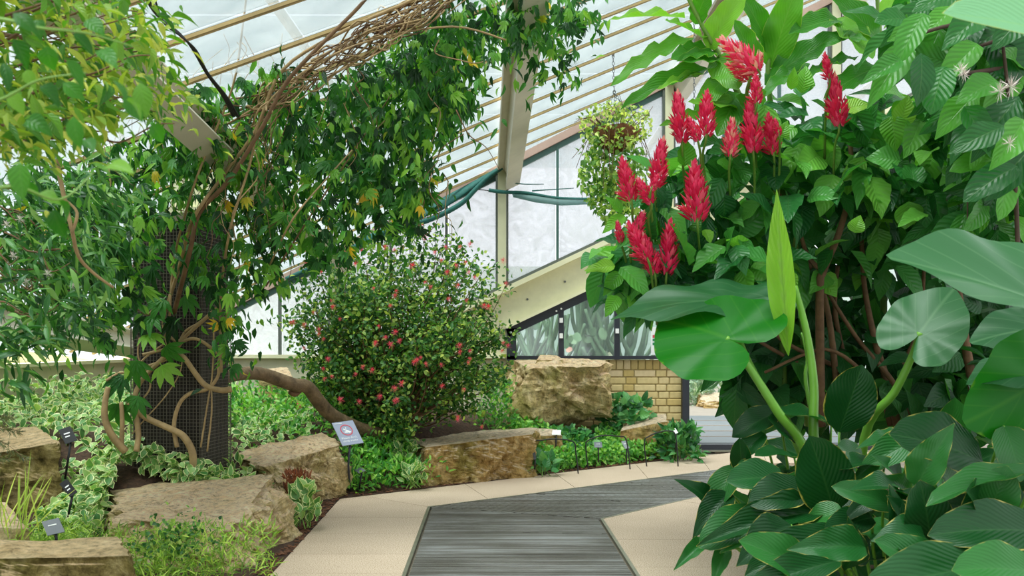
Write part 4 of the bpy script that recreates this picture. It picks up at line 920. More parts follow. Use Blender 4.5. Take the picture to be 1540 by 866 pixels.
for pts, r0, r1 in (([(1235, 640, 5.6), (1233, 443, 5.4), (1239, 407, 5.4), (1262, 350, 5.3), (1280, 277, 5.3), (1278, 200, 5.3)], .026, .012), ([(1262, 620, 5.7), (1250, 500, 5.6), (1235, 430, 5.6), (1210, 390, 5.5)], .02, .012), ([(1350, 640, 5.8), (1330, 560, 5.8), (1318, 520, 5.7), (1300, 430, 5.7), (1295, 330, 5.6)], .026, .012),
    ([(1465, 590, 5.5), (1450, 500, 5.5), (1442, 440, 5.5), (1420, 300, 5.4), (1412, 190, 5.4)], .028, .012), ([(1260, 570, 5.8), (1200, 545, 5.7), (1145, 515, 5.6), (1100, 480, 5.6)], .014, .008), ([(1255, 550, 5.7), (1190, 520, 5.6), (1155, 490, 5.5), (1100, 420, 5.4)], .014, .008),
    ([(1370, 625, 5.6), (1340, 570, 5.7), (1290, 510, 5.7), (1245, 440, 5.6)], .018, .01), ([(1340, 640, 5.9), (1335, 590, 5.9), (1380, 500, 5.8), (1390, 400, 5.7)], .02, .01), ([(1240, 410, 5.4), (1215, 385, 5.4), (1195, 330, 5.3), (1150, 260, 5.3)], .015, .008), ([(1290, 610, 5.9), (1275, 560, 5.9), (1256, 470, 5.8), (1260, 400, 5.7)], .02, .012), ([(1425, 620, 6.0), (1420, 520, 6.0), (1400, 430, 6.0)], .014, .01), ([(1500, 610, 5.9), (1505, 480, 5.9), (1515, 350, 5.9)], .02, .012), ([(1300, 560, 5.5), (1240, 525, 5.5), (1150, 560, 5.5)], .012, .008)):
    stem(shr, pxs(pts), r0, r1, M['stem_brown'], 7)
# flower spikes: layered bracts
M['bract'] = leafmat('crimson_bract', [(0, rgb(186, 18, 66)), (.45, rgb(214, 44, 90)), (.8, rgb(232, 100, 124)), (1, rgb(240, 160, 150))], False, trans=.3, tcol=.9, rough=.4)
bT = tpl('lance', 4, 1, .5, -.35, asp=.4)
def spike(n, pale):
    t = np.sort(RNG.random(n)); a = np.arange(n)*2.4; r = .2*np.sin(np.pi*np.clip(.2+t*.75, 0, 1))+.01
    P = np.c_[r*.5*np.cos(a), t*.92, r*.5*np.sin(a)]; d = np.c_[np.cos(a)*1.0, .6+t*1.0, np.sin(a)*1.0]; nn = np.c_[-np.cos(a), np.full(n, .9), -np.sin(a)]
    return cloud_mesh('flower_spike', bT, mats(P, d+RNG.normal(size=(n, 3))*.25, nn, RNG.uniform(.13, .22, n)*(1.15-.45*t), RNG.uniform(.055, .08, n)), np.clip(RNG.random(n)*.75+(.35 if pale else 0)+(t > .93)*.3, 0, 1), M['bract'])
spk = [spike(150, False), spike(130, False), spike(120, True)]
for k, (tx, ty, bx, by, pale, w) in enumerate(((1082, 58, 1142, 108, 1, 1.3), (1092, 95, 1128, 120, 1, 1.3), (1145, 80, 1128, 118, 1, 1.3), (1136, 112, 1138, 158, 0, 1.2), (1127, 152, 1133, 232, 0, 1.1), (1155, 172, 1164, 235, 0, 1.1), (1018, 138, 1026, 218, 0, 1), (1063, 138, 1062, 208, 0, 1.1), (1036, 176, 1050, 214, 0, 1.2), (1101, 178, 1098, 238, 1, 1.1), (997, 208, 986, 284, 0, 1), (935, 238, 950, 305, 0, 1.1), (958, 268, 980, 308, 0, 1.3), (1044, 244, 1049, 336, 0, 1.15), (968, 318, 950, 368, 0, 1.2), (945, 335, 975, 392, 0, 1.2), (966, 352, 985, 414, 0, 1.2), (1008, 332, 1002, 416, 0, 1.0), (928, 332, 934, 366, 0, 1.1), (1240, 80, 1248, 122, 0, 1), (1253, 112, 1262, 192, 0, 1.1), (990, 262, 978, 290, 0, 1.2), (1165, 178, 1172, 205, 0, 1.2))):
    Y = 4.85+random.uniform(-.1, .1); a, t_ = W(bx, by, Y), W(tx, ty, Y); d = t_-a; L = d.length
    link('flower_spike', spk[2 if pale else k % 2], None, shr, Matrix(mats(np.array([a]), np.array([d.normalized()]), np.array((0, -1, .2)), L, L*w)[0].tolist()))
    stem(shr, [t_.lerp(a, .3), a, a+Vector((random.uniform(.0, .04), .12, -.08)), a+Vector((.1, .4, -.3))], .005, .007, M['stem_green'], 5)

# -- ginger with long arching leaves
jo = leafmat('ginger_leaf', [(0, rgb(50, 116, 30)), (.5, rgb(78, 144, 38)), (1, rgb(120, 170, 58))], True, tcol=1.05, trans=.42, rough=.35, vein=14, slant=.4, vstr=.25, edge=rgb(186, 214, 92), edge_at=.95, edge_noise=.06)
jT = [tpl('strap', 14, 3, .35, .1, .035, 3), tpl('strap', 14, 3, .25, .28, .04, 4, 1), tpl('strap', 14, 3, .5, .2, .03, 3, 2)]
gin = thing('tall_ginger', 'tall ginger plant with long wavy leaves arching above the red spikes', 'plant', (1.75, 5.9, .12))
for pts in ([(1215, 640, 5.9), (1200, 400, 5.7), (1160, 240, 5.3), (1120, 160, 5.2), (1085, 90, 5.15), (1052, 30, 5.1), (1025, -25, 5.05)], [(1330, 600, 6.2), (1328, 300, 6.0), (1325, 90, 5.8), (1318, -20, 5.7)], [(1180, 620, 6.0), (1170, 300, 5.7), (1155, 110, 5.5), (1162, 90, 5.5)]): stem(gin, pxs(pts), .022, .011, M['stem_green'], 8)
for k, (bx, by, tx, ty, w, f) in enumerate(((1030, 27, 918, 14, 20, (0, -.6, 1)), (1044, 57, 918, 92, 24, (.1, -.8, .7)), (1066, 103, 933, 138, 24, (.1, -.8, .7)), (1058, 112, 990, 124, 12, (0, -.8, .7)), (1045, 36, 1062, -25, 26, (-.3, -1, .1)), (1064, 74, 1118, -22, 34, (-.4, -1, .2)), (1060, 60, 1005, 20, 24, (0, -.7, .7)), (1075, 78, 1020, 62, 34, (0, -.8, .6)), (1082, 92, 1028, 75, 26, (0, -.9, .5)), (1080, 85, 1108, 128, 40, (-.3, -1, .2)), (1095, 115, 1055, 145, 28, (0, -1, .3)), (1110, 140, 1085, 190, 46, (0, -1, .3)), (1125, 165, 1040, 142, 22, (0, -.8, .6)), (1128, 172, 1002, 150, 18, (0, -.8, .7)), (1130, 180, 1122, 140, 30, (0, -1, .3)),
        (1158, 102, 1200, -30, 42, (-.2, -1, .1)), (1150, 128, 1268, 20, 34, (-.5, -.9, .4)), (1262, 30, 1195, 32, 30, (0, -.9, .5)), (1255, 28, 1318, 80, 44, (.2, -.8, .5)), (1290, 86, 1203, 92, 20, (0, -.6, .9)), (1322, 60, 1270, -10, 38, (0, -1, .3)), (1140, 110, 1112, 30, 30, (0, -1, .2)), (1215, 95, 1148, 118, 22, (0, -.7, .7)), (1160, 80, 1122, -20, 28, (0, -1, .2)), (1322, 20, 1370, -20, 34, (0, -1, .3)), (1324, 100, 1250, 120, 30, (0, -.8, .5)), (1330, 40, 1405, 15, 38, (0, -.8, .5)), (1326, 80, 1390, 110, 34, (0, -.8, .5)), (1240, 60, 1300, 40, 22, (0, -.8, .5)))):
    Y = 5.15+(.35 if bx > 1140 else 0); link('leaf', jT[k % 3].mesh('ginger_leaf', jo), None, gin, Matrix(leafm(W(bx, by, Y), W(tx, ty, Y-.25), w/F*Y*1.25, f, None).tolist()))

# -- dark glossy shrub hanging in at the upper right
do_, ds_ = two('dark_glossy_leaf', [(0, rgb(22, 72, 32)), (.5, rgb(40, 104, 40)), (1, rgb(84, 150, 48))], trans=.36, rough=.3, vein=9, slant=.3, vstr=.15, bump=.3)
dk = thing('glossy_dark_shrub', 'dark glossy-leaved shrub with whiskery pale flowers at the upper right', 'shrub', (2.6, 3.9, .12))
dT = [tpl('ovate', 9, 3, .25, .25, .025, 2), tpl('lance', 9, 3, .25, .35, .03, 2), tpl('oblong', 9, 3, .2, .3, .025, 3)]
dl = [(1366, 68, 1308, 152, 38), (1400, 0, 1333, 55, 32), (1415, 42, 1377, 120, 42), (1470, 66, 1408, 124, 36), (1474, 70, 1458, 120, 24), (1490, 60, 1560, 115, 66), (1500, 122, 1443, 142, 40), (1532, 145, 1464, 225, 46), (1440, 10, 1395, 35, 30), (1480, 20, 1420, 60, 40), (1385, 80, 1395, 150, 36), (1420, 100, 1400, 160, 40), (1545, 60, 1480, 40, 44), (1440, -10, 1380, -5, 40), (1365, 30, 1325, 20, 30), (1540, 180, 1500, 250, 40), (1510, 190, 1440, 215, 36), (1560, 210, 1490, 290, 44), (1355, 90, 1300, 115, 26), (1470, 140, 1410, 190, 38), (1530, 250, 1455, 285, 40), (1500, -10, 1450, 20, 40), (1545, 20, 1500, 60, 36), (1390, 20, 1350, 80, 34), (1450, 160, 1500, 230, 36)]
for k, (bx, by, tx, ty, w) in enumerate(dl):
    Y = random.uniform(3.6, 4.3); link('leaf', dT[k % 3].mesh('dark_leaf', do_), None, dk, Matrix(leafm(W(bx, by, Y), W(tx, ty, Y-.08), w/F*Y*1.2, (random.uniform(-.4, .4), -1, .5), None).tolist()))
P = ells([(110, 1470, 60, 100, 90, 4.2, 5.0), (60, 1500, 180, 60, 90, 4.2, 4.9), (30, 1380, 30, 60, 40, 4.3, 4.9), (50, 1500, 300, 50, 60, 4.4, 5.0)]); n = len(P)
leaves(dk, dT, mats(P, rd(n, (-.2, -.1, -.6), .5), rd(n, (0, -.8, .5), .35), RNG.uniform(.16, .3, n), RNG.uniform(.08, .13, n)), do_)
for pts in ([(1600, 40, 4.0), (1510, 36, 4.0), (1430, 38, 4.0), (1360, 60, 4.0)], [(1530, 40, 4.1), (1500, 60, 4.1), (1470, 70, 4.1)], [(1540, 700, 4.3), (1530, 350, 4.3), (1520, 180, 4.2), (1505, 40, 4.1)], [(1520, 100, 4.2), (1450, 110, 4.1), (1420, 95, 4.0)]): stem(dk, pxs(pts), .012, .006, M['stem_dark'], 6)
for x, y, r in ((1503, 137, .05), (1520, 130, .055), (1445, 105, .04), (1450, 112, .035), (1518, 215, .04)): link('flower_tuft', tuft_me, None, dk, Matrix.Translation(W(x, y, 3.55)) @ Matrix.Rotation(1.2, 4, 'X') @ Matrix.Scale(r, 4))
for x, y in ((1455, 170), (1455, 345), (1520, 200)):
    c = W(x, y, 4.4); stem(dk, [c+Vector((0, 0, .16)), c, c-Vector((.0, 0, .16))], .004, .003, M['stem_dark'], 5, 'seed_string')

# -- elephant ear
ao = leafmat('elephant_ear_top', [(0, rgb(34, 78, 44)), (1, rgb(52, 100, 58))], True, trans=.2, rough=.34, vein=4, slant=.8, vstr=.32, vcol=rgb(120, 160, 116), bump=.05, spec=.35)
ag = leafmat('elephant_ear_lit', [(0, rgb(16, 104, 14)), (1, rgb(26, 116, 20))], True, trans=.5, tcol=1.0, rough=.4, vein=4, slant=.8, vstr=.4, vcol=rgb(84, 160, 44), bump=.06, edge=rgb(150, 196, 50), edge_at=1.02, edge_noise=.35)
al = thing('elephant_ear', 'elephant ear plant with huge heart-shaped leaves on thick green stalks', 'plant', (1.45, 4.5, .06))
hA, hB, hC = heart(7, 60, .06, .03, .2), heart(7, 60, .12, .035, .3), heart(7, 60, .25, .025, .1)
def ear(T, mat, j, tip, wid, face, depth=(4.4, 4.4), label=None):
    a, t_ = W(j[0], j[1], depth[0]), W(tip[0], tip[1], depth[1]); L = (t_-a).length
    o = link('leaf', T.mesh('ear_leaf', mat), None, al, Matrix(mats(np.array([a]), np.array([(t_-a).normalized()]), np.array(face), L, wid/1.2)[0].tolist())); return a
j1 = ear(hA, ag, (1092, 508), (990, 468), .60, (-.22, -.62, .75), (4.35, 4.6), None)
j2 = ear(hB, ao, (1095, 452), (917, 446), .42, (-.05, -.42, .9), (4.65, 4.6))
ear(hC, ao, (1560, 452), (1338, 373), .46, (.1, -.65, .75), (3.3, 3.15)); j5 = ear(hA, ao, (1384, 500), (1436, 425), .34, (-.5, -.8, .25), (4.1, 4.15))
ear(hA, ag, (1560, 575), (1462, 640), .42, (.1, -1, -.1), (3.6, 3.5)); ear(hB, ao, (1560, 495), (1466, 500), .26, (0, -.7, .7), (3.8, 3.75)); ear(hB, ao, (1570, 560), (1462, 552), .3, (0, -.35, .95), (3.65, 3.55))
rl = tpl('lance', 14, 3, 1.2, .03, .012, 4, asp=.12); o = link('rolled_leaf', rl.mesh('rolled_leaf', yo), None, al, Matrix(leafm(W(1186, 535, 4.4), W(1167, 282, 4.4), .12, (-.4, -1, 0), None).tolist()))
bs0 = Vector((1.45, 4.5, .06))
for pts, r0, r1 in (([bs0, W(1215, 690, 4.4), W(1170, 620, 4.35), W(1135, 565, 4.35), W(1108, 525, 4.36), j1], .026, .013), ([bs0+Vector((.02, .05, 0)), W(1205, 680, 4.5), W(1150, 590, 4.5), W(1115, 520, 4.6), j2], .024, .012), ([bs0+Vector((.03, 0, 0)), W(1226, 680, 4.42), W(1224, 580, 4.42), W(1213, 500, 4.42), W(1195, 430, 4.41)], .027, .013),
    ([bs0+Vector((.1, 0, 0)), W(1300, 660, 4.3), W(1345, 590, 4.2), W(1372, 535, 4.15), j5], .022, .013), ([bs0+Vector((.08, .03, 0)), W(1216, 600, 4.5), W(1214, 540, 4.5), W(1205, 500, 4.5)], .012, .004)): stem(al, pts, r0, r1, M['petiole'], 9, 'stalk')
cl = thing('broad_leaf_spray', 'big pale-ribbed leaf with a yellow margin poking in at the upper right corner', 'leaf', (2.2, 2.4, 1.9))
yo2 = leafmat('corner_leaf', [(0, rgb(96, 150, 110)), (1, rgb(110, 160, 120))], True, trans=.3, rough=.35, vein=14, slant=.5, vstr=.3, edge=rgb(226, 214, 80), edge_at=.93, edge_noise=.1)
link('leaf', tpl('oblong', 14, 4, .2, .15).mesh('corner_leaf', yo2), None, cl, Matrix(leafm(W(1640, 70, 2.3), W(1432, -12, 2.25), .16, (0, -.8, .6), None).tolist()))
stem(cl, [(2.2, 2.4, 1.9), W(1680, 120, 2.35), W(1640, 70, 2.3)], .008, .005, M['petiole'])

# -- broad-leaved clump in the right foreground
po = leafmat('clump_leaf', [(0, rgb(10, 54, 20)), (.55, rgb(22, 78, 32)), (1, rgb(42, 104, 42))], True, trans=.25, rough=.36, vein=13, slant=.5, vstr=.16, vcol=rgb(96, 150, 84), edge=rgb(206, 190, 96), edge_at=.97, edge_noise=.36, bump=.18)
pT = [tpl('oblong', 12, 4, .22, .22, .02, 2), tpl('ovate', 12, 4, .3, .35, .03, 3, 1), tpl('oblong', 12, 4, .15, .1, .02, 2, 2), tpl('ovate', 12, 4, .25, .55, .02, 2)]
pc = thing('broad_leaved_clump', 'dense clump of broad ribbed leaves with scorched yellow margins beside the path', 'plant', (1.55, 4.1, .05))
U, CF, FL = (0, -.35, 1), (-.1, -1, .25), (0, -.75, .65)
pl = [(1255, 772, 1222, 658, 78, CF, 2, 3.9), (1262, 650, 1298, 550, 66, CF, 2, 4.2), (1478, 695, 1358, 632, 92, FL, 0, 3.5), (1240, 768, 1050, 785, 52, FL, 1, 3.9), (1268, 800, 1120, 850, 54, FL, 0, 3.7), (1265, 842, 1125, 872, 48, FL, 0, 3.55), (1312, 778, 1246, 790, 42, FL, 0, 3.7), (1298, 778, 1314, 716, 28, (-.4, -1, .1), 2, 3.75), (1378, 732, 1424, 638, 50, (-.6, -.9, .2), 1, 3.4), (1570, 800, 1412, 782, 76, FL, 0, 3.2), (1560, 712, 1392, 722, 46, U, 0, 3.3), (1345, 850, 1368, 742, 58, (.3, -1, 0), 1, 3.4), (1402, 830, 1392, 732, 66, (-.2, -1, .2), 0, 3.35), (1490, 850, 1305, 870, 80, FL, 0, 3.1), (1275, 855, 1296, 792, 44, (.3, -1, .2), 1, 3.6),
      (1112, 704, 1042, 772, 40, (-.5, -.8, .5), 3, 4.3), (1100, 742, 1038, 796, 40, (-.4, -.9, .5), 1, 4.25), (1145, 770, 1052, 812, 54, FL, 0, 4.0), (1165, 775, 1085, 815, 46, FL, 1, 3.95), (1064, 812, 1016, 845, 22, FL, 1, 4.1), (1094, 822, 1070, 872, 24, (-.4, -1, .3), 1, 4.0), (1116, 712, 1112, 662, 28, (-.3, -1, .1), 2, 4.2), (1150, 700, 1112, 722, 44, FL, 0, 4.15), (1172, 618, 1103, 646, 38, FL, 0, 4.4), (1150, 652, 1096, 690, 28, FL, 3, 4.35), (1195, 690, 1140, 668, 34, U, 0, 4.2), (1180, 720, 1100, 710, 52, FL, 0, 4.05), (1215, 735, 1130, 745, 56, FL, 0, 3.95), (1190, 790, 1110, 835, 60, FL, 1, 3.75), (1330, 700, 1258, 685, 40, U, 0, 3.95), (1370, 670, 1300, 640, 40, U, 1, 4.0), (1385, 660, 1290, 690, 46, FL, 3, 3.9),
      (1510, 640, 1545, 720, 60, FL, 0, 3.5), (1540, 660, 1480, 612, 70, FL, 0, 3.7), (1450, 770, 1350, 720, 40, U, 0, 3.6), (1510, 740, 1450, 770, 60, FL, 1, 3.35), (1330, 740, 1280, 760, 34, FL, 3, 3.7), (1560, 860, 1450, 840, 70, FL, 0, 3.0), (1250, 640, 1180, 600, 50, U, 0, 4.4), (1200, 660, 1160, 625, 40, FL, 2, 4.4), (1420, 700, 1440, 600, 50, CF, 2, 4.1), (1560, 700, 1500, 600, 70, CF, 0, 3.9), (1340, 800, 1390, 770, 44, FL, 1, 3.5), (1430, 880, 1340, 800, 60, FL, 0, 3.2), (1230, 870, 1130, 800, 60, FL, 0, 3.6), (1070, 760, 1048, 715, 30, FL, 3, 4.3)]
for k, (bx, by, tx, ty, w, f, ti, Y) in enumerate(pl):
    a, t_ = W(bx, by, Y+.06), W(tx, ty, Y-.06); link('leaf', pT[ti].mesh('clump_leaf', po), None, pc, Matrix(leafm(a, t_, w/F*Y*1.15, f, None).tolist()))
    g_ = Vector((a.x*.6+1.6*.4, max(a.y+.15, 3.4), .08)); stem(pc, [a, a.lerp(g_, .5)+Vector((0, .05, .05)), g_], .005, .009, M['petiole'], 5, 'stalk', 3)
P = []
for k in range(150):
    Y = random.uniform(3.3, 5.0); x = random.uniform(1.2+.0*Y, .52*Y+.1); P.append((x, Y, random.uniform(.1, .62)-.2*max(0, 1.45-x)))
P = np.array(P); n = len(P); leaves(pc, pT, mats(P, nrm(np.c_[P[:, 0]-1.9, np.full(n, -.35), RNG.uniform(-.1, .6, n)]+RNG.normal(size=(n, 3))*.3), rd(n, (0, -.7, .7), .3), RNG.uniform(.18, .3, n), RNG.uniform(.09, .15, n)), po)
b = MB(); b.tube([W(1262, 725, 3.95), W(1267, 678, 3.95)], .012, 8, 1); o = b.build('cane', M['stem_tan'], None, True); tag(o, 'short cut bamboo cane among the broad leaves', 'cane')

# ------------------------------------------------------------------ hanging basket
HY = 8.35
hc = W(926, 205, HY); bsk = thing('hanging_basket', 'hanging basket on a steel chain overflowing with small pale-green leaves', 'hanging basket', W(926, 212, HY))
m_ = MB()
for i in range(9):
    for k in range(14):
        a = 2*math.pi*k/14; th = math.pi/2*i/8; m_.v.append((hc.x+.2*math.cos(th)*math.cos(a)*(1+random.gauss(0, .06)), hc.y+.2*math.cos(th)*math.sin(a), hc.z+.06-.2*math.sin(th)+random.gauss(0, .008)))
for i in range(8):
    for k in range(14): m_.f.append((i*14+k, i*14+(k+1) % 14, (i+1)*14+(k+1) % 14, (i+1)*14+k))
m_.build('coir_liner', M['fibre'], bsk, True)
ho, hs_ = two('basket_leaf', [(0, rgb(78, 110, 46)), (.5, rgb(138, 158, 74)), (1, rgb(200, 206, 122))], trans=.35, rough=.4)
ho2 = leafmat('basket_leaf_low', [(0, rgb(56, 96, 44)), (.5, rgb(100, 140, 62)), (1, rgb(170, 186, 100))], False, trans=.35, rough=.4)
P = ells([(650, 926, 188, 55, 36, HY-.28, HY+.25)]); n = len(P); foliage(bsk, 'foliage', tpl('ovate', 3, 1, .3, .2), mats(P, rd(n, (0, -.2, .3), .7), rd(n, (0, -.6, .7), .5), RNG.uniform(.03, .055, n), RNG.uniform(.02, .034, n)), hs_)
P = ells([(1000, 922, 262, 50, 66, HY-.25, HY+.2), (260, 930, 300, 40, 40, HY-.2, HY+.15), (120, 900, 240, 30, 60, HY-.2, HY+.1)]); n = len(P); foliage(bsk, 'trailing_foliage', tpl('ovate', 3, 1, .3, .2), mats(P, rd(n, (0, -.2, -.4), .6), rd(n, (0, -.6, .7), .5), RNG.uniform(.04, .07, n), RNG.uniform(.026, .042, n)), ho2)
for k in range(40):
    a = random.uniform(0, 6.28); c = Vector((hc.x+.1*math.cos(a), hc.y+.12*math.sin(a), hc.z+.04)); up_ = k % 2
    e1 = c+Vector((.13*math.cos(a), .1*math.sin(a), .1 if up_ else -.05)); e2 = c+Vector((.22*math.cos(a)+random.gauss(0, .04), .16*math.sin(a), random.uniform(.05, .25) if up_ else -random.uniform(.2, .55)))
    stem(bsk, [c, e1, e2], .004, .002, M['stem_brown'], 4)
lk = bmesh.new()
def chain_me():
    m_ = MB(); pts = []
    for i in range(10): a = 2*math.pi*i/10; pts.append(Vector((.009*math.cos(a), 0, .017*math.sin(a))))
    m_.tube(pts+[pts[0]], .0028, 5, 1); return m_.mesh('chain_link', True)
cm = chain_me(); cm.materials.append(M['steel'])
def chain(parent, top, bot):
    n_ = max(2, int((top-bot).length/.028)); d = (bot-top).normalized()
    for i in range(n_+1):
        p = top.lerp(bot, i/n_); R = Vector((0, 0, -1)).rotation_difference(d).to_matrix().to_4x4() @ Matrix.Rotation((i % 2)*math.pi/2, 4, 'Z'); link('chain_link', cm, None, parent, Matrix.Translation(p) @ R)
def roofz(x, y): return 2.967+.51*(x+.104+.027*(y-10.4))+.06*(10.4-y)
hk = Vector((W(922, 0, HY).x, HY, roofz(W(922, 0, HY).x, HY)-.02)); chain(bsk, hk, hk.lerp(hc, .45)); fk = hk.lerp(hc, .45)
for dx, dy in ((-.17, .0), (.16, -.1), (.05, .17)): chain(bsk, fk, Vector((hc.x+dx, hc.y+dy, hc.z+.06)))
b = MB(); b.tube([hk, hk+Vector((0, 0, .02))], .012, 8, 1); b.build('hook', M['steel'], bsk)
ch2 = thing('hanging_chain', 'bare steel chain hanging beside the cream post behind the red spikes', 'chain', W(1044, 215, 8.2)); tp = W(1044, 60, 8.2); tp.z = min(tp.z, roofz(tp.x, 8.2)-.02); tp.z = roofz(tp.x, 8.2)-.02; chain(ch2, tp, W(1044, 215, 8.2))

# ------------------------------------------------------------------ shade netting
def sheet(pts_top, pts_bot, name, mat, sag=.03, nv=5):
    m_ = MB(); n_ = len(pts_top)
    for i in range(n_):
        for j in range(nv+1):
            p = Vector(pts_top[i]).lerp(Vector(pts_bot[i]), j/nv); p.y -= sag*math.sin(math.pi*j/nv)*(.6+.4*math.sin(i*1.7)); m_.v.append(tuple(p))
    for i in range(n_-1):
        for j in range(nv): k = i*(nv+1)+j; m_.f.append((k, k+nv+1, k+nv+2, k+1))
    me = m_; return me
net = thing('shade_netting', 'dark green shade netting slumped along the roof edge over frosted panes', 'netting', W(700, 300, 10.25))
tp = [W(x, y, 10.28) for x, y in ((748, 252), (705, 276), (660, 300), (615, 322), (575, 342), (540, 360))]; bt = [W(x, y, 10.22) for x, y in ((740, 262), (700, 292), (665, 316), (628, 330), (590, 346), (545, 366))]
def netobj(mb, name, mat, par):
    o = mb.build(name, mat, par, True); s = o.modifiers.new('thick', 'SOLIDIFY'); s.thickness = .006; return o
netobj(sheet(tp, bt, 'n', None), 'net_roll', M['net'], net)
tp2 = bt; bt2 = [W(x, y, 10.2) for x, y in ((735, 265), (697, 300), (660, 324), (622, 336), (588, 350), (545, 370))]
stem(net, [W(x, y, 10.2) for x, y in ((755, 252), (735, 266), (715, 285), (695, 305), (665, 322), (635, 334), (608, 340))], .022, .03, M['net'], 8, 'net_edge')
stem(net, [W(x, y, 10.24) for x, y in ((612, 336), (585, 346), (560, 358), (520, 378), (470, 402), (430, 420))], .03, .025, M['net'], 8, 'net_edge')
nt2 = thing('shade_netting', 'rolled green shade netting stretched across the post with a drooping sheer fold', 'netting', W(800, 300, 10.2))
stem(nt2, [W(x, y, 10.2) for x, y in ((735, 286), (760, 289), (790, 290), (830, 297), (860, 299), (892, 299), (915, 297))], .02, .014, M['net'], 8, 'net_roll')
stem(nt2, [W(x, y, 10.22) for x, y in ((704, 284), (720, 285), (738, 287))], .005, .005, M['wire'], 5, 'cord')
netobj(sheet([W(x, y, 10.2) for x, y in ((770, 292), (800, 294), (840, 299), (890, 300))], [W(x, y, 10.18) for x, y in ((772, 296), (805, 304), (845, 309), (890, 307))], 'n', None), 'net_fold', M['netthin'], nt2)
for pts in (((772, 245), (773, 262), (776, 276)), ((770, 275), (790, 277), (818, 277)), ((800, 287), (830, 285), (863, 283)), ((873, 290), (885, 282), (900, 276))): stem(nt2, [W(x, y, 10.25) for x, y in pts], .008, .004, M['net'], 5, 'net_strand')

# ------------------------------------------------------------------ signs, labels, hoops
def plate(t, o_, r_, u_, mat, name='panel', th=.006, off=0.0):
    o_, r_, u_ = Vector(o_), Vector(r_), Vector(u_); n_ = r_.cross(u_).normalized()
    m_ = MB(); m_.prism([o_+n_*off, o_+r_+n_*off, o_+r_+u_+n_*off, o_+u_+n_*off], n_*th); return m_.build(name, mat, t), n_
sg = thing('picture_sign', 'grey tilted sign with a red-ringed white figure on a black stake', 'sign', G(527, 735, .05))
o0 = W(515, 671, 7.3); r0 = Vector((.138, .103, .013)); u0 = Vector((-.0985, .108, .158))
pn, nn = plate(sg, o0, r0, u0, M['sign_grey']); pn['org'] = sg['org']
def onp(u, v, off=.0075): return o0+r0*u+u0*v+nn*off
def disc_ring(r1, r2, n_=36):
    m_ = MB()
    for i in range(n_):
        a = 2*math.pi*i/n_; 
        for r in (r1, r2): m_.v.append(tuple(onp(.5+r*math.cos(a)*1.2, .62+r*math.sin(a))))
    for i in range(n_): k = (i+1) % n_; m_.f.append((2*i, 2*i+1, 2*k+1, 2*k))
    return m_
disc_ring(.2, .235).build('red_ring', M['red'], pn)
m_ = MB()
for q in (((.36, .66), (.44, .6), (.47, .62), (.4, .7)), ((.44, .62), (.5, .56), (.66, .5), (.68, .53), (.54, .6), (.47, .66)), ((.38, .56), (.48, .57), (.52, .53), (.5, .5), (.36, .52)), ((.46, .7), (.5, .74), (.53, .7), (.5, .67)), ((.5, .52), (.6, .47), (.62, .49), (.54, .54))):
    b0 = len(m_.v); m_.v += [tuple(onp(*p)) for p in q]; m_.f.append(tuple(range(b0, b0+len(q))))
m_.build('white_figure', M['white'], pn)
def text(parent, s, u, v, size, mat, name='lettering', P_=None):
    c = bpy.data.curves.new('t', 'FONT'); c.body = s; c.size = size; c.resolution_u = 2; o = bpy.data.objects.new('t', c); COL.objects.link(o)
    me = bpy.data.meshes.new_from_object(o.evaluated_get(bpy.context.evaluated_depsgraph_get())); bpy.data.objects.remove(o); bpy.data.curves.remove(c)
    O, r_, u_, n_ = P_; x = r_.normalized(); z = n_; y = z.cross(x); Mx = Matrix((x, y, z)).transposed().to_4x4(); Mx.translation = O+r_*u+u_*v+n_*.0078
    me.materials.clear(); me.materials.append(mat); return link(name, me, None, parent, Mx)
text(pn, "Please don't", .1, .25, .026, M['white'], P_=(o0, r0, u0, nn)); text(pn, "climb rocks", .1, .12, .026, M['white'], P_=(o0, r0, u0, nn))
plate(pn, o0+r0*.08+u0*.92, r0*.35, u0*.02, M['white'], 'heading_line', .001, .0075)
stem(sg, [o0+r0*.45+u0*.15-Vector((0, 0, .004)), W(524, 700, 7.32), G(527, 738, .03)], .009, .009, M['black'], 6, 'stake', 2)
def label(lbl, tl, tr, br, bl, Y, foot, mat='label_black', lines=2, fY=None):
    t = thing('plant_label', lbl, 'label', W(foot[0], foot[1], fY or Y), 'small plant labels on stakes')
    O = W(bl[0], bl[1], Y-.02); R = W(br[0], br[1], Y-.02)-O; Uu = W(tl[0], tl[1], Y+.03)-O
    o, n_ = plate(t, O, R, Uu, M[mat], 'plate', .004); o['org'] = t['org']
    for k in range(lines): plate(o, O+R*.25+Uu*(.58-.2*k), R*(.5-.12*k), Uu*.07, M['white'], 'print_line', .0008, .0045)
    stem(t, [O+R*.5+Uu*.15-n_*.004, W(foot[0], foot[1], fY or Y)-Vector((0, 0, .03))], .007, .007, M['label_black'], 5, 'stake', 1); return t
label('black plant label standing tall in the variegated creeper', (88, 647), (107, 645), (117, 662), (99, 668), 5.6, (98, 712))
label('black plant label leaning low against the variegated creeper', (90, 728), (102, 722), (117, 740), (106, 748), 5.2, (101, 775))
label('grey glossy plant label behind the flat-topped block', (63, 785), (88, 778), (98, 800), (72, 806), 4.4, (85, 815), 'label_grey', 1)
label('white plant label behind the first wire hoop', (831, 647), (843, 646), (843, 654), (830, 654), 9.0, (835, 690), 'white', 0)
label('grey plant label low in the bright ground cover', (893, 665), (905, 665), (906, 673), (894, 673), 8.9, (900, 690), 'label_grey', 1)
label('grey plant label leaning on the middle wire hoop', (934, 664), (944, 664), (947, 674), (940, 675), 9.0, (942, 692), 'label_grey', 1)
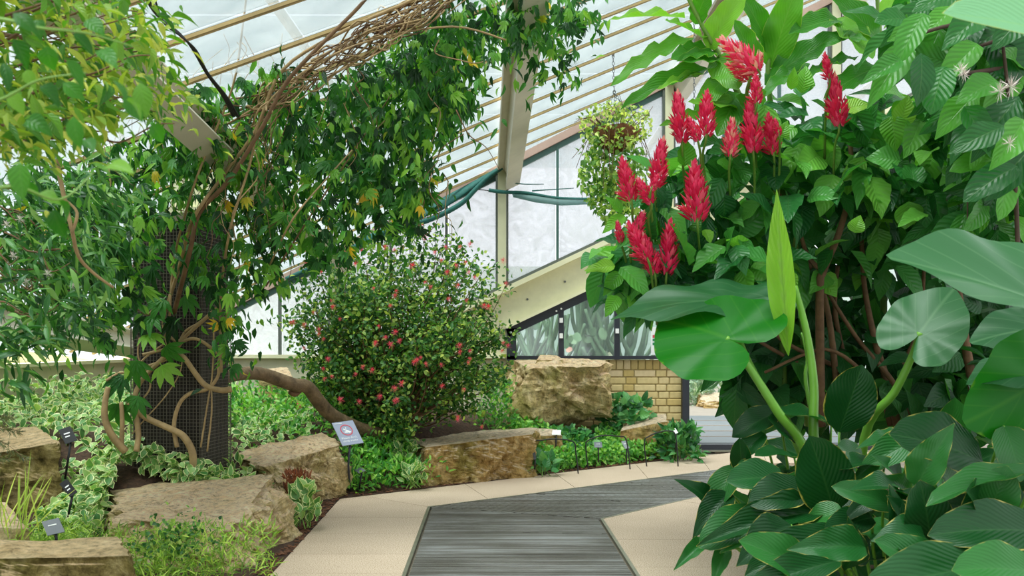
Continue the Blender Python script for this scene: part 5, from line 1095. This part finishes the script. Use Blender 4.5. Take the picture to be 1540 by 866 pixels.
label('pale plant label in the bushy clump near the doorway', (1010, 646), (1015, 644), (1020, 651), (1014, 653), 9.4, (1016, 675), 'white', 0)
label('dark low plant label in the mixed herbs beside the picture sign', (533, 707), (544, 704), (550, 708), (540, 712), 7.4, (540, 730), 'label_grey', 0)
label('dark plant label half hidden beside the golden block', (801, 682), (805, 680), (807, 690), (803, 692), 8.3, (804, 700), 'label_black', 0)
hoops = [([(803, 700, 8.6), (803, 668, 8.6), (815, 662, 8.6), (835, 660, 8.6), (862, 664, 8.6), (866, 680, 8.6), (870, 702, 8.6)], 'bent black wire hoop next to the golden block'), ([(885, 694, 8.9), (881, 672, 8.9), (885, 662, 8.9), (905, 655, 8.9), (930, 656, 8.9), (942, 662, 8.9), (948, 690, 8.9)], 'bent black wire hoop over the low grey label'), ([(973, 686, 9.1), (969, 665, 9.1), (976, 656, 9.1), (990, 650, 9.1), (1005, 648, 9.1), (1016, 655, 9.1), (1020, 680, 9.1)], 'bent black wire hoop running into the bushy clump')]
for pts, lb in hoops:
    m_ = MB(); q = pxs(pts); q[0].z = hgt(q[0].x, q[0].y)-.02; q[-1].z = hgt(q[-1].x, q[-1].y)-.02; m_.tube(q, .006, 7, 5); o = m_.build('wire_hoop', M['wire'], None, True); tag(o, lb, 'hoop', 'low wire hoops edging the bed')
fn = thing('fire_notice', 'small fire notice with blue and red panels stuck on the partition glass', 'notice', (1.56, WY-.012, .99))
O = Vector((W(979, 0, WY).x, WY-.004, 1.0)); Rv, Uv = Vector((.2, 0, 0)), Vector((0, 0, .29)); bd, _n = plate(fn, O, Rv, Uv, M['white'], 'board', .002); bd['org'] = fn['org']
for x0, w0, z0, h0, c in ((.3, .62, .03, .09, 'red'), (.3, .62, .15, .09, 'red'), (.3, .62, .29, .3, 'blue'), (.3, .62, .66, .12, 'red'), (.08, .14, .35, .1, 'green'), (.08, .14, .49, .1, 'green'), (.08, .14, .62, .1, 'red')): plate(bd, O+Rv*x0+Uv*z0, Rv*w0, Uv*h0, M[c], 'colour_panel', .001, .0022)
for k in range(5): plate(bd, O+Rv*.34+Uv*(.31+.055*k), Rv*(.5-.05*(k % 2)), Uv*.015, M['white'], 'print_line', .0006, .0034)

# ------------------------------------------------------------------ the room behind the partition
for k, (x, y, h, r, lb) in enumerate(((.35, 12.1, 1.75, .07, 'branching grey-green cactus behind the first glass pane'), (.95, 12.4, 2.2, .09, 'tall ribbed cactus behind the second glass pane'), (1.35, 11.9, 1.55, .08, 'stout cactus behind the partition glass'), (-.1, 12.5, 1.5, .06, 'slender cactus cluster behind the frame corner'))):
    t = thing('cactus', lb, 'cactus', (x, y, .05))
    for q in range(22):
        a = random.uniform(0, 6.28); hh = h*random.uniform(.45, 1); p = Vector((x+random.gauss(0, .12), y+random.gauss(0, .12), .05)); lean = random.uniform(.1, .45)
        m1 = p+Vector((lean*.3*math.cos(a), lean*.3*math.sin(a), hh*.55)); m2 = m1+Vector((lean*.5*math.cos(a), lean*.5*math.sin(a), hh*.2)); tip = m2+Vector((lean*.5*math.cos(a+.6), lean*.4*math.sin(a), hh*.28))
        stem(t, [p, m1, m2, tip], r*random.uniform(.35, .6), r*.25, M['cactus'], 7, 'arm')
        if q % 2: e2 = m1+Vector((random.uniform(-.3, .3), random.uniform(-.1, .1), hh*.3)); stem(t, [m1, m1.lerp(e2, .4)+Vector(((e2-m1).x*.4, 0, -.02)), e2], r*.35, r*.2, M['cactus'], 7, 'arm')
pear = tpl('round', 6, 3, .05, .05)
t = thing('prickly_pear', 'prickly pear with flat pads and pinkish fruits behind the glass', 'cactus', (.8, 11.6, .05)); n = 22
P = np.c_[RNG.normal(.85, .25, n), RNG.uniform(11.4, 11.9, n), RNG.uniform(.7, 1.35, n)]; pm = leafmat('pear_pad', [(0, rgb(70, 98, 74)), (.8, rgb(104, 128, 98)), (.95, rgb(150, 150, 130)), (1, rgb(206, 130, 120))], True, trans=.0, rough=.6)
leaves(t, [pear], mats(P, rd(n, (0, 0, .8), .5), rd(n, (0, -1, 0), .5), RNG.uniform(.1, .17, n), RNG.uniform(.07, .12, n)), pm, 'pad')
stem(t, [(.8, 11.6, .05), (.82, 11.6, .5), (.85, 11.65, .9)], .08, .05, M['cactus'], 8, 'trunk')
gso, gss = two('silver_leaf', [(0, rgb(92, 118, 96)), (.6, rgb(140, 160, 138)), (1, rgb(190, 200, 180))], trans=.2, rough=.6)
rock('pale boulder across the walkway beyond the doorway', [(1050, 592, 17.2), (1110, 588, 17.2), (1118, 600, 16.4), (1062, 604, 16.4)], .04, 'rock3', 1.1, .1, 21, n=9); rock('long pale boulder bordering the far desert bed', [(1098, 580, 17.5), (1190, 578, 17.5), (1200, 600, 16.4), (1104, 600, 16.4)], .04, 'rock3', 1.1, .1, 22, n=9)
for c, r, h, lb in (((3.2, 17.3), .35, .5, 'silvery low shrub beyond the doorway beside the black post'), ((3.9, 18.3), .7, 1.1, 'grey-green desert shrub behind the far boulders'), ((5.3, 18.6), .8, 1.0, 'broad grey-green desert shrub at the far bed end')): clump('desert_shrub', lb, c, r, h, 500, .12, .05, gso, gss, wT, wl, 60, 0, 'shrub', z0=.05)
done()
